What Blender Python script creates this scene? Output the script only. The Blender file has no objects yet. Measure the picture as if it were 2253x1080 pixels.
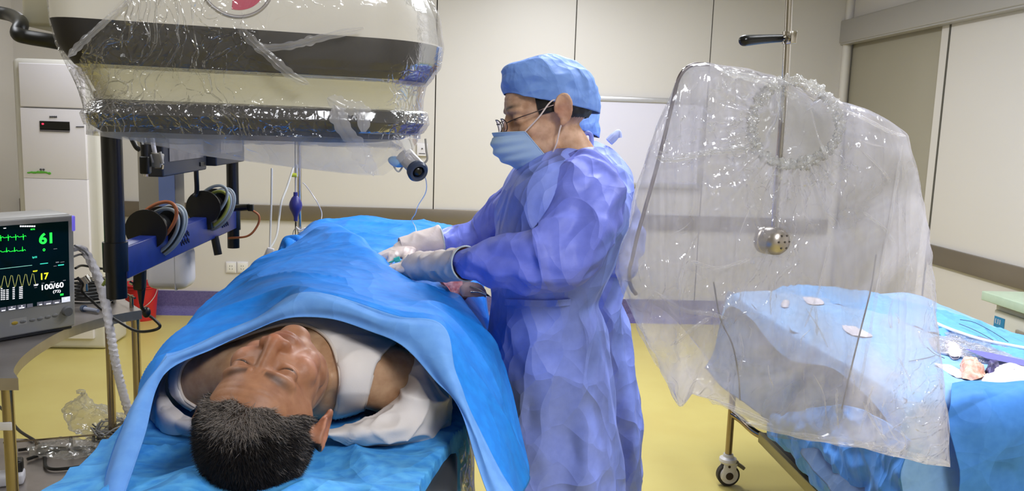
import bpy, bmesh, math, random
import numpy as np
from mathutils import Vector, Matrix, noise as mn
random.seed(7); np.random.seed(7)
C = bpy.context.scene.collection
scn = bpy.context.scene

# ---------------------------------------------------------------- camera, world, exposure, lights
H = 1.58
F_PX, YAW, PITCH, ROLL = 1820.3, .0704, .142, .0335
def _cam_axes():
    cy, sy, cp, sp = math.cos(YAW), math.sin(YAW), math.cos(PITCH), math.sin(PITCH)
    fw = np.array([sy*cp, cy*cp, -sp]); r = np.array([cy, -sy, 0.]); u = np.cross(r, fw)
    cr, sr = math.cos(ROLL), math.sin(ROLL)
    return cr*r+sr*u, -sr*r+cr*u, fw
CR, CU, CF = _cam_axes()
cam_d = bpy.data.cameras.new('camera'); cam = bpy.data.objects.new('camera', cam_d); C.objects.link(cam)
cam_d.sensor_width = 36; cam_d.lens = 36*F_PX/2253; cam_d.clip_start = .02
M = Matrix.Identity(4)
for i in range(3):
    M[i][0], M[i][1], M[i][2] = CR[i], CU[i], -CF[i]
M[2][3] = H
cam.matrix_world = M
scn.camera = cam
w = bpy.data.worlds.new('world'); scn.world = w; w.use_nodes = True
w.node_tree.nodes['Background'].inputs[0].default_value = (.9, .93, 1, 1)
w.node_tree.nodes['Background'].inputs[1].default_value = .45
scn.view_settings.view_transform = 'Standard'; scn.view_settings.look = 'None'
scn.view_settings.gamma = 1; scn.view_settings.use_curve_mapping = False
scn.view_settings.exposure = 0.42
scn.cycles.max_bounces = 6; scn.cycles.diffuse_bounces = 3; scn.cycles.glossy_bounces = 3; scn.cycles.transparent_max_bounces = 20
scn.cycles.use_adaptive_sampling = True; scn.cycles.adaptive_threshold = .045
scn.cycles.caustics_reflective = False; scn.cycles.caustics_refractive = False
CEIL = 2.95
LIGHTS = [(.75, 5.1, 1.5, 42), (1.9, 2.5, 1.5, 26), (-1.9, 5.2, 1.5, 15), (-1.75, 1.9, 1.5, 15), (.9, -.3, 1.5, 50), (.75, 3.1, 1.5, 27)]
def area(name, loc, rot, sx, sy, power, col):
    d = bpy.data.lights.new(name, 'AREA'); d.shape = 'RECTANGLE'; d.size = sx; d.size_y = sy
    d.energy = power; d.color = col
    o = bpy.data.objects.new(name, d); C.objects.link(o); o.location = loc; o.rotation_euler = rot
    return o
for lx, ly, s, p in LIGHTS:
    area('troffer_light', (lx, ly, CEIL-.035), (0, 0, 0), .56, 1.16, p, (.93, .955, 1))

# pixel (of the 2253x1080 photograph) to world point, used to measure real positions
def ray(x, y): return CF+(x-1126.5)/F_PX*CR+(540-y)/F_PX*CU
def P(x, y, Y): d = ray(x, y); return np.array([0, 0, H])+d*(Y/d[1])
def G(x, y, z): d = ray(x, y); return np.array([0, 0, H])+d*((z-H)/d[2])
def PX(x, y, X): d = ray(x, y); return np.array([0, 0, H])+d*(X/d[0])

# ---------------------------------------------------------------- helpers
def lin(c):
    if isinstance(c, str):
        c = [int(c[i:i+2], 16)/255 for i in (0, 2, 4)]
    return tuple(v/12.92 if v <= .04045 else ((v+.055)/1.055)**2.4 for v in c[:3])+(1,)
MATS = {}
def mat(name, col, rough=.5, metal=0., spec=.5, noise=None, bump=None, emit=None, trans=0., vcol=False, sss=0., sheen=0., coat=0.):
    """noise=(scale, second colour, detail), bump=(scale, strength, distance)"""
    if name in MATS: return MATS[name]
    m = bpy.data.materials.new(name); m.use_nodes = True; nt = m.node_tree; N = nt.nodes; L = nt.links
    b = N['Principled BSDF']; b.inputs['Roughness'].default_value = rough; b.inputs['Metallic'].default_value = metal
    b.inputs['Specular IOR Level'].default_value = spec
    b.inputs['Base Color'].default_value = lin(col)
    if trans: b.inputs['Transmission Weight'].default_value = trans
    if sheen: b.inputs['Sheen Weight'].default_value = sheen
    if coat: b.inputs['Coat Weight'].default_value = coat
    if sss:
        b.inputs['Subsurface Weight'].default_value = sss; b.inputs['Subsurface Scale'].default_value = .008
        b.inputs['Subsurface Radius'].default_value = (1, .35, .2)
    tc = N.new('ShaderNodeTexCoord')
    last = None
    if vcol:
        a = N.new('ShaderNodeAttribute'); a.attribute_name = 'col'; last = a.outputs['Color']
    if noise:
        t = N.new('ShaderNodeTexNoise'); t.inputs['Scale'].default_value = noise[0]; t.inputs['Detail'].default_value = noise[2] if len(noise) > 2 else 4
        L.new(tc.outputs['Object'], t.inputs['Vector'])
        r = N.new('ShaderNodeMapRange'); r.inputs['From Min'].default_value = .35; r.inputs['From Max'].default_value = .65
        L.new(t.outputs['Fac'], r.inputs['Value'])
        mx = N.new('ShaderNodeMix'); mx.data_type = 'RGBA'
        if last: L.new(last, mx.inputs['A']); mx.blend_type = 'MULTIPLY'
        else: mx.inputs['A'].default_value = lin(col)
        mx.inputs['B'].default_value = lin(noise[1]); L.new(r.outputs['Result'], mx.inputs['Factor'])
        last = mx.outputs['Result']
    if last: L.new(last, b.inputs['Base Color'])
    if bump:
        t = N.new('ShaderNodeTexNoise'); t.inputs['Scale'].default_value = bump[0]; t.inputs['Detail'].default_value = 4
        L.new(tc.outputs['Object'], t.inputs['Vector'])
        bp = N.new('ShaderNodeBump'); bp.inputs['Strength'].default_value = bump[1]; bp.inputs['Distance'].default_value = bump[2] if len(bump) > 2 else .002
        L.new(t.outputs['Fac'], bp.inputs['Height']); L.new(bp.outputs['Normal'], b.inputs['Normal'])
    if emit:
        b.inputs['Emission Color'].default_value = lin(emit[0]); b.inputs['Emission Strength'].default_value = emit[1]
    MATS[name] = m
    return m

def nonwoven(name, col, col2, crease=.6, scale=9., rough=.62, facet=0., fscale=7.):
    """disposable surgical fabric: flat colour, fine mottled fibres, crisp folds in the bump"""
    m = mat(name, col, rough, noise=(45, col2, 6), spec=.35); nt = m.node_tree; N = nt.nodes; L = nt.links; b = N['Principled BSDF']
    tc = N.new('ShaderNodeTexCoord')
    d = N.new('ShaderNodeTexNoise'); d.inputs['Scale'].default_value = 5; L.new(tc.outputs['Object'], d.inputs['Vector'])
    v = N.new('ShaderNodeTexNoise'); v.inputs['Scale'].default_value = scale; v.inputs['Detail'].default_value = 1.5; v.inputs['Distortion'].default_value = .6
    L.new(tc.outputs['Object'], v.inputs['Vector'])
    r1 = N.new('ShaderNodeMath'); r1.operation = 'SUBTRACT'; r1.inputs[1].default_value = .5; L.new(v.outputs['Fac'], r1.inputs[0])
    r = N.new('ShaderNodeMath'); r.operation = 'ABSOLUTE'; L.new(r1.outputs[0], r.inputs[0])
    f = N.new('ShaderNodeTexNoise'); f.inputs['Scale'].default_value = 500; L.new(tc.outputs['Object'], f.inputs['Vector'])
    b1 = N.new('ShaderNodeBump'); b1.inputs['Strength'].default_value = crease; b1.inputs['Distance'].default_value = -.03
    L.new(r.outputs[0], b1.inputs['Height'])
    b2 = N.new('ShaderNodeBump'); b2.inputs['Strength'].default_value = .12; b2.inputs['Distance'].default_value = .0006
    L.new(f.outputs['Fac'], b2.inputs['Height']); L.new(b1.outputs['Normal'], b2.inputs['Normal']); L.new(b2.outputs['Normal'], b.inputs['Normal'])
    if facet:
        dn = N.new('ShaderNodeTexNoise'); dn.inputs['Scale'].default_value = 4; dn.inputs['Detail'].default_value = 1; L.new(tc.outputs['Object'], dn.inputs['Vector'])
        da = N.new('ShaderNodeVectorMath'); da.operation = 'MULTIPLY_ADD'; da.inputs[1].default_value = (.22, .22, .22); L.new(dn.outputs['Color'], da.inputs[0]); L.new(tc.outputs['Object'], da.inputs[2])
        prev = b1.inputs['Normal']
        mp = N.new('ShaderNodeMapping'); mp.inputs['Scale'].default_value = (1, 1, .6); mp.inputs['Rotation'].default_value = (.2, .5, .3); L.new(da.outputs[0], mp.inputs['Vector'])
        vo = N.new('ShaderNodeTexVoronoi'); vo.feature = 'F1'; vo.inputs['Scale'].default_value = fscale; L.new(mp.outputs[0], vo.inputs['Vector'])
        v2 = N.new('ShaderNodeTexVoronoi'); v2.feature = 'F1'; v2.inputs['Scale'].default_value = fscale*2.3; L.new(mp.outputs[0], v2.inputs['Vector'])
        ad = N.new('ShaderNodeMath'); ad.operation = 'MULTIPLY_ADD'; ad.inputs[1].default_value = .3; L.new(v2.outputs['Distance'], ad.inputs[0]); L.new(vo.outputs['Distance'], ad.inputs[2])
        b3 = N.new('ShaderNodeBump'); b3.inputs['Strength'].default_value = 1; b3.inputs['Distance'].default_value = facet/fscale
        L.new(ad.outputs[0], b3.inputs['Height']); L.new(b3.outputs['Normal'], b1.inputs['Normal'])
    return m

def plastic(name, milk=.22, gloss=.16, scale=14., tint='e8e4ea', rough=.09, bumpd=.012, ridge=.35, edge=.45):
    """thin clear polythene film: see-through, slightly milky, whiter along its creases, shiny"""
    if name in MATS: return MATS[name]
    m = bpy.data.materials.new(name); m.use_nodes = True; nt = m.node_tree; N = nt.nodes; L = nt.links
    N.remove(N['Principled BSDF']); out = N['Material Output']
    tc = N.new('ShaderNodeTexCoord')
    d = N.new('ShaderNodeTexNoise'); d.inputs['Scale'].default_value = 4; d.inputs['Detail'].default_value = 3; L.new(tc.outputs['Object'], d.inputs['Vector'])
    ad = N.new('ShaderNodeVectorMath'); ad.operation = 'MULTIPLY_ADD'; ad.inputs[1].default_value = (.45, .45, .45)
    L.new(d.outputs['Color'], ad.inputs[0]); L.new(tc.outputs['Object'], ad.inputs[2])
    def vor(s, w_):
        mp = N.new('ShaderNodeMapping'); mp.inputs['Scale'].default_value = (1, 1, .45); L.new(ad.outputs[0], mp.inputs['Vector'])
        v = N.new('ShaderNodeTexVoronoi'); v.feature = 'DISTANCE_TO_EDGE'; v.inputs['Scale'].default_value = s; L.new(mp.outputs[0], v.inputs['Vector'])
        r = N.new('ShaderNodeMapRange'); r.inputs['From Min'].default_value = 0; r.inputs['From Max'].default_value = w_
        r.inputs['To Min'].default_value = 1; r.inputs['To Max'].default_value = 0; L.new(v.outputs['Distance'], r.inputs['Value'])
        return r.outputs['Result']
    c1, c2 = vor(scale*.5, .03), vor(scale*1.6, .08)
    nz = N.new('ShaderNodeTexNoise'); nz.inputs['Scale'].default_value = 3.; nz.inputs['Detail'].default_value = 2; L.new(tc.outputs['Object'], nz.inputs['Vector'])
    gate = N.new('ShaderNodeMapRange'); gate.inputs['From Min'].default_value = .46; gate.inputs['From Max'].default_value = .62; L.new(nz.outputs['Fac'], gate.inputs['Value'])
    g1 = N.new('ShaderNodeMath'); g1.operation = 'MULTIPLY'; L.new(c1, g1.inputs[0]); L.new(gate.outputs[0], g1.inputs[1])
    def bumpn(h, dist, prev=None, st=1.):
        b = N.new('ShaderNodeBump'); b.inputs['Strength'].default_value = st; b.inputs['Distance'].default_value = dist
        L.new(h, b.inputs['Height'])
        if prev: L.new(prev, b.inputs['Normal'])
        return b.outputs['Normal']
    n3 = N.new('ShaderNodeTexNoise'); n3.inputs['Scale'].default_value = scale*1.2; n3.inputs['Detail'].default_value = 3; n3.inputs['Distortion'].default_value = 1.2
    L.new(tc.outputs['Object'], n3.inputs['Vector'])
    def gated(h):
        q = N.new('ShaderNodeMath'); q.operation = 'MULTIPLY'; L.new(h, q.inputs[0]); L.new(gate2.outputs[0], q.inputs[1]); return q.outputs[0]
    gate2 = N.new('ShaderNodeMapRange'); gate2.inputs['From Min'].default_value = .42; gate2.inputs['From Max'].default_value = .66; gate2.inputs['To Min'].default_value = .04
    L.new(nz.outputs['Fac'], gate2.inputs['Value'])
    nrm = bumpn(gated(c1), bumpd*.5, bumpn(gated(c2), bumpd*.4, bumpn(gated(n3.outputs['Fac']), bumpd*2.2)))
    tr = N.new('ShaderNodeBsdfTransparent'); tr.inputs[0].default_value = (1, 1, 1, 1)
    df = N.new('ShaderNodeBsdfDiffuse'); df.inputs[0].default_value = lin(tint)
    tl = N.new('ShaderNodeBsdfTranslucent'); tl.inputs[0].default_value = lin(tint)
    mdt = N.new('ShaderNodeMixShader'); mdt.inputs[0].default_value = .58; L.new(df.outputs[0], mdt.inputs[1]); L.new(tl.outputs[0], mdt.inputs[2])
    # milkiness grows along creases
    fm = N.new('ShaderNodeMath'); fm.operation = 'MULTIPLY_ADD'; fm.inputs[1].default_value = ridge; fm.inputs[2].default_value = milk
    L.new(g1.outputs[0], fm.inputs[0])
    n5 = N.new('ShaderNodeTexNoise'); n5.inputs['Scale'].default_value = 5; n5.inputs['Detail'].default_value = 2; n5.inputs['Distortion'].default_value = 1.5; L.new(tc.outputs['Object'], n5.inputs['Vector'])
    mv = N.new('ShaderNodeMapRange'); mv.inputs['From Min'].default_value = .35; mv.inputs['From Max'].default_value = .68; mv.inputs['To Min'].default_value = .55*milk; mv.inputs['To Max'].default_value = 1.7*milk
    L.new(n5.outputs['Fac'], mv.inputs['Value']); L.new(mv.outputs[0], fm.inputs[2])
    lw = N.new('ShaderNodeLayerWeight'); lw.inputs['Blend'].default_value = .35
    fm2 = N.new('ShaderNodeMath'); fm2.operation = 'MULTIPLY_ADD'; fm2.inputs[1].default_value = edge; fm2.use_clamp = True
    pw = N.new('ShaderNodeMath'); pw.operation = 'POWER'; pw.inputs[1].default_value = 2.5; L.new(lw.outputs['Facing'], pw.inputs[0])
    L.new(pw.outputs[0], fm2.inputs[0]); L.new(fm.outputs[0], fm2.inputs[2])
    m1 = N.new('ShaderNodeMixShader'); L.new(fm2.outputs[0], m1.inputs[0]); L.new(tr.outputs[0], m1.inputs[1]); L.new(mdt.outputs[0], m1.inputs[2])
    gl = N.new('ShaderNodeBsdfGlossy'); gl.inputs['Roughness'].default_value = rough; L.new(nrm, gl.inputs['Normal'])
    fr = N.new('ShaderNodeFresnel'); fr.inputs['IOR'].default_value = 1.45; L.new(nrm, fr.inputs['Normal'])
    fa = N.new('ShaderNodeMath'); fa.operation = 'MULTIPLY_ADD'; fa.inputs[1].default_value = .45; fa.inputs[2].default_value = gloss*.5; fa.use_clamp = True
    L.new(fr.outputs[0], fa.inputs[0])
    m2 = N.new('ShaderNodeMixShader'); L.new(fa.outputs[0], m2.inputs[0]); L.new(m1.outputs[0], m2.inputs[1]); L.new(gl.outputs[0], m2.inputs[2])
    L.new(m2.outputs[0], out.inputs['Surface'])
    MATS[name] = m
    return m

class MB:
    def __init__(s): s.v = []; s.f = []
    def add(s, v, f):
        o = len(s.v); s.v += [tuple(map(float, p)) for p in v]; s.f += [tuple(i+o for i in q) for q in f]; return s
    def box(s, c, d, rot=None, bev=0.):
        """c centre, d full size, rot Euler tuple / Matrix, bev bevel size"""
        bm = bmesh.new(); bmesh.ops.create_cube(bm, size=1)
        for v in bm.verts: v.co = Vector((v.co.x*d[0], v.co.y*d[1], v.co.z*d[2]))
        if bev: bmesh.ops.bevel(bm, geom=list(bm.edges), offset=min(bev, min(d)*.45), segments=3, affect='EDGES', profile=.5)
        R = Matrix.Identity(3)
        if rot is not None:
            from mathutils import Euler
            R = rot.to_3x3() if isinstance(rot, Matrix) else Euler(rot).to_matrix()
        cc = Vector(c); bm.verts.index_update()
        s.add([R@v.co+cc for v in bm.verts], [[v.index for v in f.verts] for f in bm.faces]); bm.free(); return s
    def cyl(s, a, b, r0, r1=None, seg=20, cap=True):
        r1 = r0 if r1 is None else r1; a = Vector(a); b = Vector(b); d = (b-a).normalized()
        u = d.orthogonal().normalized(); w_ = d.cross(u); vs = []
        for p, r in ((a, r0), (b, r1)):
            for i in range(seg):
                t = 2*math.pi*i/seg; vs.append(p+u*(r*math.cos(t))+w_*(r*math.sin(t)))
        fs = [(i, (i+1) % seg, seg+(i+1) % seg, seg+i) for i in range(seg)]
        if cap: fs += [tuple(range(seg))[::-1], tuple(range(seg, 2*seg))]
        return s.add(vs, fs)
    def tube(s, pts, r, seg=10, n=None, smooth=True, cap=True):
        pts = [np.array(p, float) for p in pts]
        rr = list(r) if hasattr(r, '__len__') else [r]*len(pts)
        if smooth and len(pts) > 2:
            n = n or (len(pts)-1)*8
            pts, rr = crom(pts, n), crom([np.array([x]) for x in rr], n)[:, 0]
        pts = [Vector(p) for p in pts]; vs = []; u = None
        for i, p in enumerate(pts):
            d = (pts[min(i+1, len(pts)-1)]-pts[max(i-1, 0)]).normalized()
            if u is None: u = d.orthogonal().normalized()
            else: u = (u-d*u.dot(d)).normalized()
            w_ = d.cross(u)
            for k in range(seg):
                t = 2*math.pi*k/seg; vs.append(p+(u*math.cos(t)+w_*math.sin(t))*float(rr[i]))
        fs = [(i*seg+k, i*seg+(k+1) % seg, (i+1)*seg+(k+1) % seg, (i+1)*seg+k) for i in range(len(pts)-1) for k in range(seg)]
        if cap: fs += [tuple(range(seg))[::-1], tuple(range((len(pts)-1)*seg, len(pts)*seg))]
        return s.add(vs, fs)
    def ell(s, c, r, rot=None, nu=24, nv=14):
        vs = []; R = Matrix.Identity(3)
        if rot is not None:
            from mathutils import Euler
            R = rot if isinstance(rot, Matrix) else Euler(rot).to_matrix()
        c = Vector(c)
        for j in range(1, nv):
            t = math.pi*j/nv
            for i in range(nu):
                a = 2*math.pi*i/nu; vs.append(c+R@Vector((r[0]*math.sin(t)*math.cos(a), r[1]*math.sin(t)*math.sin(a), r[2]*math.cos(t))))
        o = len(vs); vs += [c+R@Vector((0, 0, r[2])), c+R@Vector((0, 0, -r[2]))]
        fs = [(j*nu+i, (j+1)*nu+i, (j+1)*nu+(i+1) % nu, j*nu+(i+1) % nu) for j in range(nv-2) for i in range(nu)]
        fs += [(o, i, (i+1) % nu) for i in range(nu)]+[(o+1, (nv-2)*nu+(i+1) % nu, (nv-2)*nu+i) for i in range(nu)]
        return s.add(vs, fs)
    def cap(s, a, b, r0, r1, seg=20):
        s.cyl(a, b, r0, r1, seg); s.ell(a, (r0,)*3, nu=seg, nv=10); s.ell(b, (r1,)*3, nu=seg, nv=10); return s
    def grid(s, g, loopu=False, loopv=False):
        g = np.asarray(g); nv, nu = g.shape[:2]
        fs = []
        for j in range(nv if loopv else nv-1):
            for i in range(nu if loopu else nu-1):
                fs.append((j*nu+i, j*nu+(i+1) % nu, ((j+1) % nv)*nu+(i+1) % nu, ((j+1) % nv)*nu+i))
        return s.add(g.reshape(-1, 3), fs)
    def prism(s, poly, z0, z1):
        n = len(poly)
        return s.add([(x, y, z0) for x, y in poly]+[(x, y, z1) for x, y in poly],
                     [tuple(range(n))[::-1], tuple(range(n, 2*n))]+[(i, (i+1) % n, n+(i+1) % n, n+i) for i in range(n)])
    def lathe(s, prof, c=(0, 0, 0), axis=(0, 0, 1), seg=32):
        c = Vector(c); d = Vector(axis).normalized(); u = d.orthogonal().normalized(); w_ = d.cross(u)
        g = [[c+d*h+(u*math.cos(2*math.pi*k/seg)+w_*math.sin(2*math.pi*k/seg))*r for k in range(seg)] for r, h in prof]
        return s.grid(np.array(g), loopu=True)

def crom(pts, n):
    """Catmull-Rom through pts, n+1 samples"""
    p = np.array([np.asarray(q, float) for q in pts]); m = len(p)
    if m == 2:
        t = np.linspace(0, 1, n+1)[:, None]; return p[0]*(1-t)+p[1]*t
    p = np.vstack([2*p[0]-p[1], p, 2*p[-1]-p[-2]])
    t = np.linspace(0, m-1, n+1); i = np.minimum(t.astype(int), m-2); f = (t-i)[:, None]
    a, b, c, d = p[i], p[i+1], p[i+2], p[i+3]
    return .5*(2*b+(c-a)*f+(2*a-5*b+4*c-d)*f**2+(3*b-a-3*c+d)*f**3)
def loft(rows, nu, nv):
    rr = [crom(r, nu) for r in rows]
    return np.array([crom([r[k] for r in rr], nv) for k in range(nu+1)]).transpose(1, 0, 2)

def make(name, mb, m, parent=None, smooth=True, sharp=35, kind=None, label=None, cat=None, group=None):
    me = bpy.data.meshes.new(name); me.from_pydata(mb.v, [], mb.f); me.validate()
    me.materials.append(m)
    if smooth:
        me.polygons.foreach_set('use_smooth', [True]*len(me.polygons))
        try: me.set_sharp_from_angle(angle=math.radians(sharp))
        except Exception: pass
    o = bpy.data.objects.new(name, me); C.objects.link(o)
    if parent is not None:
        o.parent = parent; o.matrix_parent_inverse = parent.matrix_world.inverted()
    tag(o, label, cat, group, kind)
    return o
def tag(o, label=None, cat=None, group=None, kind=None):
    if label: o['label'] = label
    if cat: o['category'] = cat
    if group: o['group'] = group
    if kind: o['kind'] = kind
    return o
def thing(name, label, cat, loc=(0, 0, 0), group=None):
    o = bpy.data.objects.new(name, None); C.objects.link(o); o.location = loc; o.empty_display_size = .1
    o.matrix_world = Matrix.Translation(loc)
    return tag(o, label, cat, group)

def remeshed(mb, voxel, smooth=6, fac=.5):
    me = bpy.data.meshes.new('tmp'); me.from_pydata(mb.v, [], mb.f); o = bpy.data.objects.new('tmp', me); C.objects.link(o)
    md = o.modifiers.new('r', 'REMESH'); md.mode = 'VOXEL'; md.voxel_size = voxel
    if smooth:
        sm = o.modifiers.new('s', 'SMOOTH'); sm.iterations = smooth; sm.factor = fac
    dg = bpy.context.evaluated_depsgraph_get(); ev = o.evaluated_get(dg); m2 = ev.to_mesh()
    n = len(m2.vertices); co = np.empty(n*3); m2.vertices.foreach_get('co', co)
    no = np.empty(n*3); m2.vertices.foreach_get('normal', no)
    f = [tuple(p.vertices) for p in m2.polygons]
    ev.to_mesh_clear(); bpy.data.objects.remove(o); bpy.data.meshes.remove(me)
    return co.reshape(-1, 3), no.reshape(-1, 3), f
def vert_normals(v, f):
    me = bpy.data.meshes.new('t'); me.from_pydata([tuple(x) for x in v], [], f); n = np.empty(len(v)*3)
    me.vertices.foreach_get('normal', n); bpy.data.meshes.remove(me); return n.reshape(-1, 3)
def mesh_of(v, f):
    m = MB(); m.v = [tuple(map(float, p)) for p in v]; m.f = [tuple(q) for q in f]; return m
def vnoise(p, s, off=0.):
    s = (s, s, s) if not hasattr(s, '__len__') else s
    return np.array([mn.noise(Vector((x*s[0]+off, y*s[1]+off*1.3, z*s[2]-off))) for x, y, z in p])
def crease(p, s, off=0., sharp=3.):
    """thin folds: 0 most places, 1 on the fold line"""
    return np.clip(1-np.abs(vnoise(p, s, off))*2.4, 0, 1)**sharp
def wrinkle(mb, spec):
    """spec: list of (kind, scale, amp, offset)"""
    v = np.array(mb.v); n = vert_normals(v, mb.f); d = np.zeros(len(v))
    for k, s, a, off in spec:
        if k == 'n': d += a*vnoise(v, s, off)
        elif k == 'c': d += a*crease(v, s, off)
        elif k == 'k':   # crisp straight folds of stiff fabric, patch by patch
            rs = np.random.RandomState(int(off*10)+3); v0_ = v
            if hasattr(s, '__len__'): v = v*np.array(s)/s[0]; s = s[0]
            wv = vnoise(v, 2.5*s/6, off+7)*.5; d_ = np.zeros(len(v))
            for q in range(6):
                u = rs.normal(size=3); u /= np.linalg.norm(u); x = v@u*s*rs.uniform(.6, 1.5)+rs.uniform()+wv*1.2
                tri = np.abs(x-np.floor(x)-.5)*2; gate = np.clip(vnoise(v, .45*s, off+q*5.3)*2.6, 0, 1)
                d_ += gate*(tri-.5)*rs.uniform(.5, 1.)
            d += a*d_; v = v0_
        elif k == 'f':   # flat facets with sharp raised edges
            d -= a*np.abs(vnoise(v, s, off)+.6*vnoise(v, tuple(np.array(s if hasattr(s, '__len__') else (s,)*3)*2.1), off+3))
    v = v+n*d[:, None]
    return mesh_of(v, mb.f)
def set_col(o, cols):
    me = o.data; a = me.color_attributes.new('col', 'FLOAT_COLOR', 'POINT')
    c = np.ones((len(me.vertices), 4)); c[:, :3] = cols
    a.data.foreach_set('color', c.reshape(-1))
def solid(o, t, off=0.):
    md = o.modifiers.new('thickness', 'SOLIDIFY'); md.thickness = t; md.offset = off; return o
def text_mesh(txt, size, ext=0., bold=0.):
    cu = bpy.data.curves.new('t', 'FONT'); cu.body = txt; cu.size = size; cu.extrude = ext; cu.offset = bold
    o = bpy.data.objects.new('t', cu); C.objects.link(o); dg = bpy.context.evaluated_depsgraph_get(); dg.update()
    me = o.evaluated_get(dg).to_mesh(); v = [tuple(x.co) for x in me.vertices]; f = [tuple(p.vertices) for p in me.polygons]
    o.evaluated_get(dg).to_mesh_clear(); bpy.data.objects.remove(o); return v, f
def on_frame(v, o, x, y, z=None):
    """place text vertices (x right, y up) on a frame"""
    o, x, y = np.array(o), np.array(x), np.array(y); n = np.cross(x, y)
    return [o+x*a+y*b+n*c for a, b, c in v]
# ---------------------------------------------------------------- materials
wall_m = mat('wall_paint', 'd6d1cc', .45, noise=(.6, 'd2cdc7', 2))
joint_m = mat('panel_joint', '55524a', .8)
steel_m = mat('brushed_steel', '8f867a', .38, .7, noise=(1.5, '857b6d', 1))
chrome_m = mat('polished_steel', 'cfcac2', .14, 1.)
floor_m = mat('yellow_vinyl', 'cbbc70', .34, noise=(3, 'c6b56a', 3), spec=.4)
skirt_m = mat('purple_vinyl', '5c5489', .5, noise=(90, '6b6497', 4))
black_m = mat('black_plastic', '0c0c0c', .38)
gloss_black = mat('gloss_black', '060606', .28)
white_pl = mat('white_plastic', 'e2dfe4', .35)
grey_pl = mat('grey_plastic', '9b9a98', .45)
dark_grey = mat('dark_grey_plastic', '2a2b33', .45)
blue_metal = mat('blue_painted_metal', '1c2f7c', .35, noise=(30, '182a70', 2))
door_m = mat('door_olive', 'a39d8d', .5, noise=(1, '9d9786', 2))
alu_m = mat('anodised_aluminium', 'b2afac', .45, .35)

# ---------------------------------------------------------------- the room
YB, XR, XL, YF = 6.72, 3.17, -4.1, -2.2
mb = MB().box(((XL+XR)/2, (YB+YF)/2, -.05), (XR-XL+.2, YB-YF+.2, .1)); make('floor', mb, floor_m, kind='structure', smooth=False)
mb = MB().box(((XL+XR)/2, (YB+YF)/2, CEIL+.05), (XR-XL+.2, YB-YF+.2, .1)); make('ceiling', mb, mat('ceiling_white', 'c9c8c4', .8), kind='structure', smooth=False)
sx = P(1265.5, 100, YB)[0]; pw = P(1566, 50, YB)[0]-P(1266, 50, YB)[0]
mb = MB(); xs = [sx+pw*k for k in range(-6, 4)]; xs = [XL]+[x for x in xs if XL+.1 < x < XR-.1]+[XR]
for a, b in zip(xs[:-1], xs[1:]): mb.box(((a+b)/2, YB+.03, CEIL/2), (b-a-.009, .06, CEIL))
make('wall_back', mb, wall_m, kind='structure', smooth=False)
make('trim_1', MB().box(((XL+XR)/2, YB+.05, CEIL/2), (XR-XL, .05, CEIL)), joint_m, kind='structure', smooth=False)
YD0, YD1 = PX(2077, 200, XR)[1], PX(1857, 150, XR)[1]
mb = MB()
mb.box((XR+.03, (YF+YD0)/2, CEIL/2), (.06, YD0-YF-.008, CEIL)); mb.box((XR+.03, (YD1+YB)/2, CEIL/2), (.06, YB-YD1, CEIL))
mb.box((XR+.03, (YD0+YD1)/2, 2.45+(CEIL-2.45)/2), (.06, YD1-YD0, CEIL-2.45))
make('wall_right', mb, wall_m, kind='structure', smooth=False)
make('wall_left', MB().box((XL-.03, (YF+YB)/2, CEIL/2), (.06, YB-YF, CEIL)), wall_m, kind='structure', smooth=False)
make('wall_front', MB().box(((XL+XR)/2, YF-.03, CEIL/2), (XR-XL, .06, CEIL)), wall_m, kind='structure', smooth=False)
# pilaster on the left behind the air conditioner
px0 = P(5, 300, 6.5)[0]
make('wall_pilaster', MB().box((px0-.25, YB-.15, CEIL/2), (.5, .3, CEIL)), wall_m, kind='structure', smooth=False)
# door leaf, its frame, joint, header
dr = make('door_1', MB().box((XR+.045, (YD0+YD1)/2+.02, 1.2), (.04, YD1-YD0-.16, 2.4)), door_m, kind='structure', smooth=False)
make('door_frame', MB().box((XR+.03, YD0+.05, 1.2), (.06, .09, 2.4)).box((XR+.03, YD1-.02, 1.2), (.06, .04, 2.4)), wall_m, dr, smooth=False)
make('door_joint', MB().box((XR-.001, YD0, 1.17), (.006, .016, 2.34)), joint_m, dr, smooth=False)
yr1 = PX(1842, 80, XR-.06)[1]
make('trim_2', MB().box((XR-.035, (yr1-1.0)/2, 2.432), (.09, yr1+1.0, .182), bev=.01).box((XR-.035, (yr1-1.0)/2, 2.336), (.07, yr1+1.0, .01)), alu_m, kind='structure')
for i, (a, b) in enumerate([(XL, XR)]):
    make('trim_3', MB().box(((a+b)/2, YB-.012, .8405), (b-a, .024, .121), bev=.004), steel_m, kind='structure')
make('trim_4', MB().box((XR-.012, (YF+YD0)/2-.02, .8405), (.024, YD0-YF-.02, .121), bev=.004).box((XR-.012, (YB+YD1)/2+.04, .8405), (.024, YB-YD1-.1, .121), bev=.004), steel_m, kind='structure')
mb = MB(); mb.box(((XL+XR)/2, YB-.008, .125), (XR-XL, .016, .122))
g = np.array([[(x, YB-.016-.06*(1-math.cos(t))*0-.07*math.sin(t)**2*1, .064*(1-math.sin(t))) for x in (XL, XR)] for t in np.linspace(0, math.pi/2, 8)])
mb.grid(g); make('baseboard_back', mb, skirt_m, kind='structure')
make('baseboard_right', MB().box((XR-.008, (YF+YD0)/2, .093), (.016, YD0-YF, .186)).box((XR-.008, (YB+YD1)/2, .093), (.016, YB-YD1, .186)), skirt_m, kind='structure', smooth=False)
make('baseboard_left', MB().box((XL+.008, (YF+YB)/2, .093), (.016, YB-YF, .186)), skirt_m, kind='structure', smooth=False)
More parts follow.
